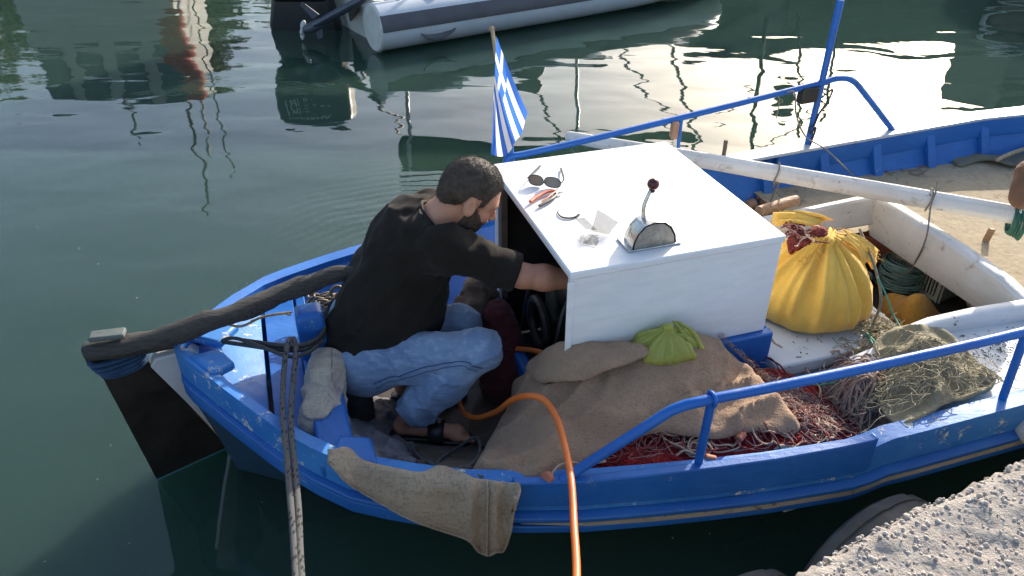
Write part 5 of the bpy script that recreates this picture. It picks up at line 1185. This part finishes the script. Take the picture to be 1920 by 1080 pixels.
# ------------------------------------------------------------------ quay
def mk_quay():
    n = N('rough_shelly_concrete'); a = n.noise(14, 8, .75); v = n.vor(70, None, 'F1', 1); b = n.noise(3, 4)
    base = n.mix(n.ramp(a, [(.3, 0.), (.7, 1.)]), (.25, .22, .195), (.38, .345, .305))
    base = n.mix(.35, base, n.mix(v, (.34, .29, .26), (.58, .55, .51))); base = n.mix(n.ramp(b, [(.5, 0.), (.7, .35)]), base, (.36, .30, .26))
    return n.pr(base, .95, n.bump(n.math('ADD', a, n.noise(90, 4, .7)), 1., .010), Specular_IOR_Level=.15)
QM = mk_quay(); STONE = plain('pale_aggregate', (.52, .48, .43), .9, c2=(.36, .31, .27), sc=60, bump=.4, bs=120, Specular_IOR_Level=.15)
prof = [(0, z) for z in np.arange(-.35, .77, .03)] + [(.01, .785), (.03, .80)] + [(b, .80) for b in np.arange(.045, 1.3, .014)]
As = np.arange(-.9, 2.0, .014)
G = np.array([[tuple(QP(a, b, z)) for b, z in prof] for a in As]); Pf = G.reshape(-1, 3)
d1 = (.008 * fbm(Pf, 6, 3) + .010 * np.abs(fbm(Pf, 26, 2)) + .007 * np.abs(fbm(Pf, 62, 2, 4.))).reshape(G.shape[:2])
nrm = np.array([(-qn.x * (1 if b < .02 else 0) , -qn.y * (1 if b < .02 else 0), 1 if b >= .005 else 0) for b, z in prof])
G = G + nrm[None] * d1[..., None]; wob = (.02 * fbm(np.c_[As, As * 0, As * 0], 5, 3)); G[..., 0] += qn.x * wob[:, None] * .6; G[..., 1] += qn.y * wob[:, None] * .6
m = M(); m.loft([[Vector(p) for p in r] for r in G], False, False)
rnd = random.Random(9); ico = []
for k in range(5200):
    a = rnd.uniform(-.3, 1.5); b = max(0.004, rnd.random() ** 1.3 * .95); z = .80
    i = int((a + .9) / .014); z = float(np.interp(b, [q[0] for q in prof[-90:]], G[min(i, len(G) - 1), -90:, 2])) if b > .03 else .80
    s = rnd.choice((.003, .004, .004, .005, .005, .006, .007, .008)) * rnd.uniform(.8, 1.2); c = QP(a, b, z - s * .15)
    i = min(i, len(wob) - 1); c.x += qn.x * wob[i] * .6; c.y += qn.y * wob[i] * .6
    rot = Euler((rnd.uniform(0, 3), rnd.uniform(0, 3), rnd.uniform(0, 3))).to_matrix(); n0 = len(m.v)
    m.ball(c, (s, s * rnd.uniform(.6, 1), s * rnd.uniform(.45, .8)), 7, 5, 1, rot)
    for q in range(n0, len(m.v)): p = m.v[q]; j = s * .16; m.v[q] = (p[0] + rnd.uniform(-j, j), p[1] + rnd.uniform(-j, j), p[2] + rnd.uniform(-j, j))
q = m.obj('quay', [QM, STONE], None, ang=80); props(q, kind='structure')
m = M(); m.hexa([QP(-9, .3, -3.2), QP(12, .3, -3.2), QP(12, 9, -3.2), QP(-9, 9, -3.2), QP(-9, .3, .785), QP(12, .3, .785), QP(12, 9, .785), QP(-9, 9, .785)])
m.hexa([QP(-9, .04, -3.2), QP(-.89, .04, -3.2), QP(-.89, .3, -3.2), QP(-9, .3, -3.2), QP(-9, .04, .79), QP(-.89, .04, .79), QP(-.89, .3, .79), QP(-9, .3, .79)])
m.hexa([QP(1.97, .04, -3.2), QP(12, .04, -3.2), QP(12, .3, -3.2), QP(1.97, .3, -3.2), QP(1.97, .04, .79), QP(12, .04, .79), QP(12, .3, .79), QP(1.97, .3, .79)])
q = m.obj('quay', QM, None, False); props(q, kind='structure')
def tyre(a, off, zc, r, w, label, tilt=0.):
    """tyre hung flat against the quay wall"""
    c = QP(a, -off, zc); ax = qn; e1 = qd; e2 = Vector((0, 0, 1)); rings = []
    sec = [(-.5, .62), (-.52, .75), (-.50, .88), (-.42, .965), (-.25, .995), (-.24, .97), (-.20, .97), (-.19, 1), (-.02, 1.0), (-.01, .975), (.02, .975), (.03, 1), (.19, 1), (.20, .97), (.24, .97), (.25, .995), (.42, .965), (.50, .88), (.52, .75), (.5, .62), (.40, .60), (-.40, .60)]
    NN = 72
    for i in range(NN + 1):
        t = 2 * math.pi * i / NN; ring = []
        for j, (x, k) in enumerate(sec):
            kk = k - (.022 if (i % 6 == 0 and .96 < k) else 0)
            ring.append(c + ax * (x * w) + (e1 * math.cos(t) + e2 * math.sin(t)) * (kk * r))
        rings.append(ring)
    m = M(); m.loft(rings, True, False); o = m.obj('tyre', RUBBER_TYRE, None, ang=25, merge=True); props(o, label, 'tyre', 'tyres hung on the quay wall'); return o
tyre(.74, .18, .11, .30, .20, 'worn tyre fender on the quay wall, right one with clear tread blocks')
tyre(.20, .22, .02, .29, .20, 'worn tyre fender on the quay wall, left one lower and mostly under water')
c = W(1945, 806, .45); m = M(); m.ball(c, (.075, .06, .06), 20, 14); o = m.obj('white_buoy', plain('dirty_white_buoy', (.6, .6, .58), .5, c2=(.45, .44, .42), bump=.2), None); props(o, 'small dirty white buoy at the hull on the right edge', 'buoy')
# ------------------------------------------------------------------ inflatable boat
TUBE = plain('grey_hypalon', (.55, .59, .63), .45, c2=(.47, .51, .56), sc=3, bump=.08, bs=14)
TUBE_DK = plain('dark_grey_rub_strip', (.055, .06, .075), .55, c2=(.075, .08, .095), sc=5)
CAPM = plain('pale_cap', (.62, .62, .58), .5, c2=(.5, .5, .46), bump=.08)
P0 = W(700, 52, .25); ra_ = R(33); rd = Vector((math.cos(ra_), math.sin(ra_), 0)); rl = Vector((-rd.y, rd.x, 0))
def RP(a, b, z): p = P0 + rd * a + rl * b; return Vector((p.x, p.y, z))
rib_ = thing('inflatable_boat', 'grey inflatable boat with dark rub strip moored behind the blue boat', 'boat', RP(2, .8, 0))
nearT = cr([RP(0, 0, .25), RP(1.2, 0, .25), RP(2.6, 0, .25), RP(3.8, .02, .27), RP(4.8, .25, .33), RP(5.5, .85, .40), RP(4.8, 1.45, .33), RP(3.8, 1.68, .27), RP(2.6, 1.7, .25), RP(0, 1.7, .25)], 6)
m = M(); m.tube(nearT, .235, 24); m.obj('tube', TUBE, rib_, ang=70)
m = M(); m.tube(nearT[:24], .238, 24); st = M()
st.loft([[p + (-rl * math.cos(R(g)) + Vector((0, 0, math.sin(R(g))))) * q for g, q in ((-2, .23), (0, .246), (10, .254), (19, .250), (28, .254), (38, .246), (40, .23))] for p in nearT[:26]]); st.obj('rub_strip', TUBE_DK, rib_, ang=30)
st = M(); st.loft([[RP(a, -.238 + .045 * (1 - zz), .18 - .10 * zz * k) for a, k in ((.42 + .02 * i, math.sin(math.pi * i / 20) ** .8 * (1 if i < 14 else .8)) for i in range(21))] for zz in (0, .5, 1)], False, False); st.obj('rub_strip', TUBE_DK, rib_, solid=.006)
for b in (0, 1.7): m = M(); m.tube([RP(-.012, b, .25), RP(.01, b, .25)], [.225, .24], 28); m.obj('tube_cap', CAPM, rib_)
m = M(); m.tube([RP(.5, -.02, .49), RP(.9, -.02, .492)], .012, 8); m.ball(RP(.62, -.03, .475), (.10, .05, .03), 12, 8, 0); m.ball(RP(.95, -.03, .475), (.05, .05, .03), 12, 8); m.obj('grab_handle', CAPM, rib_)
m = M(); m.hexa([RP(.25, .2, .02), RP(4.6, .2, .02), RP(4.6, 1.5, .02), RP(.25, 1.5, .02), RP(.25, .2, .16), RP(4.6, .2, .16), RP(4.6, 1.5, .16), RP(.25, 1.5, .16)]); m.obj('deck', CAPM, rib_)
m = M(); m.hexa([RP(.15, .2, -.1), RP(.26, .2, -.1), RP(.26, 1.5, -.1), RP(.15, 1.5, -.1), RP(.12, .2, .45), RP(.24, .2, .45), RP(.24, 1.5, .45), RP(.12, 1.5, .45)]); m.obj('transom', CAPM, rib_, bevel=.02)
m = M(); m.hexa([RP(2.0, .5, .16), RP(2.7, .5, .16), RP(2.7, 1.2, .16), RP(2.0, 1.2, .16), RP(2.1, .55, .85), RP(2.45, .55, 1.05), RP(2.45, 1.15, 1.05), RP(2.1, 1.15, .85)]); m.obj('console', plain('dark_console', (.05, .055, .06), .5), rib_, bevel=.04)
m = M(); m.hexa([RP(1.0, .5, .16), RP(1.6, .5, .16), RP(1.6, 1.2, .16), RP(1.0, 1.2, .16), RP(1.0, .5, .68), RP(1.6, .5, .62), RP(1.6, 1.2, .62), RP(1.0, 1.2, .68)]); m.obj('seat', plain('dark_seat', (.04, .045, .05), .6), rib_, bevel=.04)
m = M(); rows = []
ca, cb = Vector((-1.55, 9.70, 0)), Vector((2.75, 9.55, 0)); e1 = (cb - ca); e2 = Vector((-.1, 1.25, 0))
rows = [[ca + e1 * s + e2 * t + Vector((0, 0, 2.12 + .10 * math.sin(math.pi * t) - .05 * abs(2 * s - 1) + .02 * math.sin(s * 9))) for s in np.linspace(0, 1, 16)] for t in np.linspace(0, 1, 8)]
m.loft(rows, False, False); m.obj('canopy', plain('dark_olive_awning', (.035, .04, .025), .9), rib_, solid=.02)
for k, (s, t, q) in enumerate(((.03, .05, RP(.3, 0, .48)), (.55, .05, RP(2.6, 0, .48)), (.97, .05, RP(4.2, .1, .52)), (.03, .95, RP(.3, 1.7, .48)), (.55, .95, RP(2.6, 1.7, .48)), (.97, .95, RP(4.2, 1.6, .52)))):
    m = M(); pe = ca + e1 * s + e2 * t + Vector((0, 0, 2.08)); m.tube([q, q * .5 + pe * .5 + Vector((.05, 0, .1)), pe], .022, 8); m.obj('awning_pole', STEEL, rib_)
# masts and rails whose thin reflections wander over the bright water
for x, y, x2, h, r_ in ((3.4, 10.6, 3.5, 2.9, .03), (3.9, 10.9, 4.3, 2.2, .02), (4.6, 11.2, 4.7, 1.9, .02)):
    m = M(); m.tube([Vector((x, y, .3)), Vector((x * .4 + x2 * .6, y, h * .6)), Vector((x2, y, h))], r_, 8); m.obj('rod', BLACK, rib_)
m = M(); m.tube(cr([Vector((2.4, 10.5, 2.1)), Vector((3.0, 10.6, 2.5)), Vector((3.9, 10.8, 2.2)), Vector((4.6, 11.1, 1.4)), Vector((3.6, 10.8, 1.3)), Vector((2.9, 10.6, 1.7))], 8), .016, 6); m.obj('stay_cable', BLACK, rib_)
m = M(); c = Vector((3.95, 10.9, 1.55)); m.ball(c, (.16, .12, .22), 12, 8); m.obj('hanging_buoy', BLACK, rib_)
# outboard motors
OB = plain('black_outboard', (.012, .013, .016), .35, c2=(.02, .022, .026), bump=.05)
mo = thing('outboard_motor', 'large black outboard motor on the stern of the inflatable', 'outboard motor', RP(-.35, .62, 0))
oc = W(570, 18, .2); oc = Vector((oc.x, oc.y, 0))
def rbox(P, c, h, r): q = np.abs((P - np.array(c)) @ np.array([[1, 0, 0], [0, 1, 0], [0, 0, 1.]])) - (np.array(h) - r); return np.linalg.norm(np.maximum(q, 0), axis=1) + np.minimum(q.max(1), 0) - r
def ob_f(P):
    z = P[:, 2]; tap = 1 - .10 * np.clip((z - .95) / .3, 0, 1) - .28 * np.clip((.62 - z) / .35, 0, 1)
    Q = (P - np.array([oc.x, oc.y, 0])) / np.stack([tap, tap, np.ones_like(tap)], 1); return rbox(Q, (0, 0, .74), (.44, .24, .44), .12) * .8
m = nets(ob_f, (oc.x - .6, oc.y - .45, .15), (oc.x + .6, oc.y + .45, 1.35), .03); m.obj('cowl', OB, mo, ang=180)
m = M(); m.loft([[Vector((oc.x + x * k, oc.y + y * k2, z)) for x, y in ((-.34, -.12), (.34, -.12), (.34, .12), (-.34, .12))] for z, k, k2 in ((.5, .8, 1), (.25, 1.0, 1), (.05, 1.15, .9), (-.1, 1.1, .8), (-.4, .5, .5))]); m.obj('leg', OB, mo, bevel=.04)
for z, x0, x1 in ((.60, -.28, -.02), (.53, -.34, .30)): m = M(); m.tube([Vector((oc.x + x0, oc.y - .245, z)), Vector((oc.x + x1, oc.y - .245, z + .01))], .008, 6); m.obj('stripe', CAPM, mo)
fc = bpy.data.curves.new('cowl_text', 'FONT'); fc.body = 'YAMAHA'; fc.size = .13; fc.extrude = .002; fc.align_x = 'CENTER'
to = bpy.data.objects.new('cowl_text', fc); col.objects.link(to); bpy.context.view_layer.update(); tm_ = bpy.data.meshes.new_from_object(to); bpy.data.objects.remove(to)
tm_.materials.clear(); tm_.materials.append(CAPM); to = bpy.data.objects.new('cowl_text', tm_); col.objects.link(to); to.parent = mo; to.rotation_euler = (R(90), 0, 0); to.location = Vector((oc.x - .06, oc.y - .246, .84)) - mo.location
aux = thing('outboard_motor', 'small grey outboard with raised white propeller beside the inflatable', 'outboard motor', W(640, 30, .2))
a0, a1 = W(700, -12, .55), W(592, 46, .18)
GM = plain('dark_grey_gearcase', (.05, .06, .08), .4, c2=(.07, .08, .10))
m = M(); m.tube([a0, a0 * .5 + a1 * .5, a1], [.07, .075, .06], 14, flat=.6); m.obj('shaft', GM, aux)
tq = (a1 - a0).normalized(); m = M(); m.tube([a1 + Vector((.16, 0, .05)), a1 + Vector((.10, 0, .03)), a1 + Vector((-.05, 0, -.03)), a1 + Vector((-.13, 0, -.06))], [.02, .05, .055, .035], 14); m.obj('gearcase', GM, aux)
m = M(); m.prism([a1 + Vector((-.02, 0, .05)), a1 + Vector((-.14, 0, .20)), a1 + Vector((-.11, 0, .23)), a1 + Vector((.05, 0, .10))], (0, .02, 0)); m.prism([a1 + Vector((-.02, 0, -.05)), a1 + Vector((.0, 0, -.16)), a1 + Vector((.06, 0, -.14)), a1 + Vector((.07, 0, -.03))], (0, .02, 0)); m.obj('fin', GM, aux, bevel=.004)
hub = a1 + Vector((-.15, 0, -.065)); 
for k in range(3):
    t = k * 2.094 + .5; m = M(); d_ = Vector((.25 * math.cos(t), math.sin(t) * .5, math.cos(t))); m.ball(hub + d_ * .06, (.018, .035, .055), 10, 8, 0, d_.to_track_quat('Z', 'Y').to_matrix()); m.obj('propeller_blade', CAPM, aux)
m = M(); m.hexa([W(*p) for p in ((655, 40, .1), (676, 38, .1), (680, 30, .1), (660, 32, .1), (650, 15, .36), (672, 10, .36), (676, 4, .36), (656, 8, .36))]); m.obj('bracket', plain('dull_bracket', (.22, .22, .21), .5, .5), aux, bevel=.01)
# ------------------------------------------------------------------ boats and shore beyond the inflatable (mostly seen mirrored in the water)
def far_boat(x0, x1, y, h, beam, cabins, mats, name, label, mast=None, skew=.0):
    t = thing(name, label, 'boat', ((x0 + x1) / 2, y, 0)); L_ = x1 - x0; m = M(); rings = []
    for k in np.linspace(0, 1, 15):
        w_ = beam / 2 * (math.sin(math.pi * min(1, .18 + .82 * k) ** 1.0) ** .45 if k < 1 else .02); w_ = max(w_, .02) if k > .02 else beam * .35
        hh = h * (1 + .25 * (2 * abs(k - .45)) ** 2); xc = x0 + L_ * k
        rings.append([Vector((xc, y + skew * k * L_ + s * w_ * f, z)) for s, f, z in ((-1, .97, hh), (-1, 1, hh), (-1, .96, hh * .5), (-1, .8, .02), (-1, .3, -.4), (1, .3, -.4), (1, .8, .02), (1, .96, hh * .5), (1, 1, hh), (1, .97, hh))])
    m.loft(rings); m.obj('hull', mats[0], t, ang=30)
    for (c0, c1, z0, z1, wd) in cabins:
        m = M(); q = x0 + L_ * c0; r = x0 + L_ * c1; yy = y + skew * (c0 + c1) / 2 * L_
        m.hexa([Vector(p) for p in ((q, yy - wd / 2, z0), (r, yy - wd / 2, z0), (r, yy + wd / 2, z0), (q, yy + wd / 2, z0), (q + .1, yy - wd * .45, z1), (r - .25, yy - wd * .45, z1), (r - .25, yy + wd * .45, z1), (q + .1, yy + wd * .45, z1))]); cb_ = m.obj('cabin', mats[1], t, bevel=.05)
        n_ = max(2, int((r - q) / .7))
        for i in range(n_):
            m = M(); xx = q + (r - q) * (i + .5) / n_; w2 = (r - q) / n_ * .32; zt = z1 - .15; zb = zt - (z1 - z0) * .38
            m.hexa([Vector(p) for p in ((xx - w2, yy - wd * .49, zb), (xx + w2, yy - wd * .49, zb), (xx + w2, yy - wd * .44, zb), (xx - w2, yy - wd * .44, zb), (xx - w2, yy - wd * .475, zt), (xx + w2, yy - wd * .475, zt), (xx + w2, yy - wd * .43, zt), (xx - w2, yy - wd * .43, zt))]); m.obj('window', LENSD, cb_)
    if mast:
        for (k, zt, r) in mast: m = M(); xx = x0 + L_ * k; m.tube([Vector((xx, y, .8)), Vector((xx + .03, y, zt))], r, 8); m.obj('mast', mats[2], t)
    return t
LENSD = plain('dark_window_glass', (.02, .025, .03), .1, bump=0)
HULLG = plain('dark_green_grey_hull', (.07, .085, .075), .5, c2=(.09, .10, .09), sc=1); CABG = plain('dull_grey_cabin', (.12, .13, .12), .6, c2=(.15, .155, .14), sc=1)
big = far_boat(3.2, 15.0, 15.2, 1.55, 3.0, ((.50, .88, 1.4, 3.3, 2.0),), (HULLG, CABG, STEEL), 'fishing_trawler', 'large dark green grey trawler moored beyond, seen mirrored at upper right', ((.6, 6.5, .05),))
m = M(); rc = Vector((8.62, 13.62, 1.12)); m.tube([rc + Vector((.55 * math.cos(t), -.02, .42 * math.sin(t))) for t in np.linspace(0, 6.283, 32, endpoint=False)], .05, 10, closed=True); m.obj('hawse_ring', CAPM, big)
m = M(); m.ball(rc + Vector((0, .05, 0)), (.42, .08, .32), 20, 12); m.obj('hull_port', plain('brown_grey_port', (.16, .12, .09), .6), big)
far_boat(-1.0, 4.6, 13.3, .85, 2.0, ((.25, .5, .8, 1.5, 1.2),), (plain('dark_blue_grey_hull', (.05, .06, .07), .4), CABG, STEEL), 'motor_boat', 'low dark motor boat moored behind the inflatable', None)
GB = plain('pale_grey_hull', (.42, .41, .38), .7, c2=(.36, .35, .33), sc=1)
far_boat(-11.2, -5.0, 17.0, 1.0, 2.4, ((.20, .72, .9, 3.4, 2.0),), (plain('navy_hull', (.02, .04, .08), .4), GB, plain('dark_mast', (.03, .03, .03))), 'cabin_cruiser', 'grey cabin cruiser with dark masts, seen mirrored at upper left', ((.62, 6.6, .035), (.72, 5.4, .02), (.40, 4.6, .03)))
m = M(); m.hexa([Vector(p) for p in ((-7.7, 16.2, 3.2), (-6.7, 16.2, 3.2), (-6.7, 17.2, 3.2), (-7.7, 17.2, 3.2), (-7.5, 16.3, 4.6), (-6.9, 16.3, 4.8), (-6.9, 17.1, 4.8), (-7.5, 17.1, 4.6))]); 
rf = M()
rt = thing('sail_boat', 'small sailing boat with furled red sail beyond the cruiser', 'boat', (-6.2, 15.2, 0))
mm = M(); mm.loft([[Vector((-7.3 + 2.4 * k, 15.2 + s * .6 * math.sin(math.pi * min(.97, .15 + .85 * k)) ** .6 * f, z)) for s, f, z in ((-1, 1, .6), (-1, .8, .1), (1, .8, .1), (1, 1, .6))] for k in np.linspace(0, 1, 9)]); mm.obj('hull', GB, rt)
mm = M(); mm.tube([Vector((-6.3, 15.2, .5)), Vector((-6.3, 15.2, 4.2))], .035, 8); mm.obj('mast', STEEL, rt)
mm = M(); mm.tube(cr([Vector((-6.35, 15.15, 1.2)), Vector((-6.5, 15.1, 1.8)), Vector((-6.35, 15.15, 2.6)), Vector((-6.3, 15.2, 3.1))], 6), [.10, .28, .22, .08], 14); mm.obj('furled_sail', plain('faded_red_sail', (.42, .06, .04), .8, c2=(.3, .04, .03)), rt)
def mk_leaf(name, c, c2):
    n = N(name); return n.pr(n.mix(n.noise(.9, 4), c, c2), .7)
LEAF = mk_leaf('olive_foliage', (.22, .20, .07), (.13, .14, .045)); BARK = plain('tree_bark', (.10, .075, .05), .9)
def tree(x, y, h, r, label, seed):
    rnd = random.Random(seed); t = thing('tree', label, 'tree', (x, y, .8), 'trees on the far shore')
    m = M(); top = Vector((x + rnd.uniform(-.4, .4), y, h * .72)); m.tube(cr([Vector((x, y, .8)), Vector((x + .15, y, h * .35)), top], 5), [.28, .2, .08], 10)
    cs = []
    for k in range(9):
        a = rnd.uniform(0, 6.28); q = Vector((x + math.cos(a) * r * rnd.uniform(.3, .75), y + math.sin(a) * r * .6, h * rnd.uniform(.45, .88))); cs.append(q); m.tube([Vector((x + .1, y, h * .4)), (top + q) / 2, q], [.09, .03], 6)
    m.obj('trunk', BARK, t); m = M()
    for c in cs:
        rr = r * rnd.uniform(.35, .55)
        for _ in range(240):
            d_ = Vector((rnd.gauss(0, 1), rnd.gauss(0, 1), rnd.gauss(0, .8))).normalized() * rr * rnd.uniform(.5, 1.1); p = c + d_; u_ = Vector((rnd.uniform(-1, 1), rnd.uniform(-1, 1), rnd.uniform(-1, 1))).normalized(); v_ = u_.orthogonal().normalized(); s = rnd.uniform(.14, .28)
            m.add([p - u_ * s, p + v_ * s * .5, p + u_ * s, p - v_ * s * .5], [(0, 1, 2, 3)])
    m.obj('crown', LEAF, t, smooth=False)
for i, (x, y, h, r, lb_) in enumerate(((-19.5, 27, 7.4, 2.6, 'wide olive green tree at the left end of the far shore'), (-15.6, 27.6, 6.4, 2.3, 'lower olive green tree second from the left on the far shore'), (-12.4, 28.4, 7.0, 2.1, 'round olive green tree third from the left on the far shore'), (-9.6, 29, 5.4, 1.8, 'smallest tree on the far shore, right of the others'))): tree(x, y, h, r, lb_, 20 + i)
m = M(); m.hexa([Vector(p) for p in ((-60, 25.5, -3), (60, 30, -3), (60, 60, -3), (-60, 60, -3), (-60, 25.5, .8), (60, 30, .8), (60, 60, .8), (-60, 60, .8))]); o = m.obj('far_quay', plain('far_quay_stone', (.30, .28, .25), .9), None, False); props(o, kind='structure')
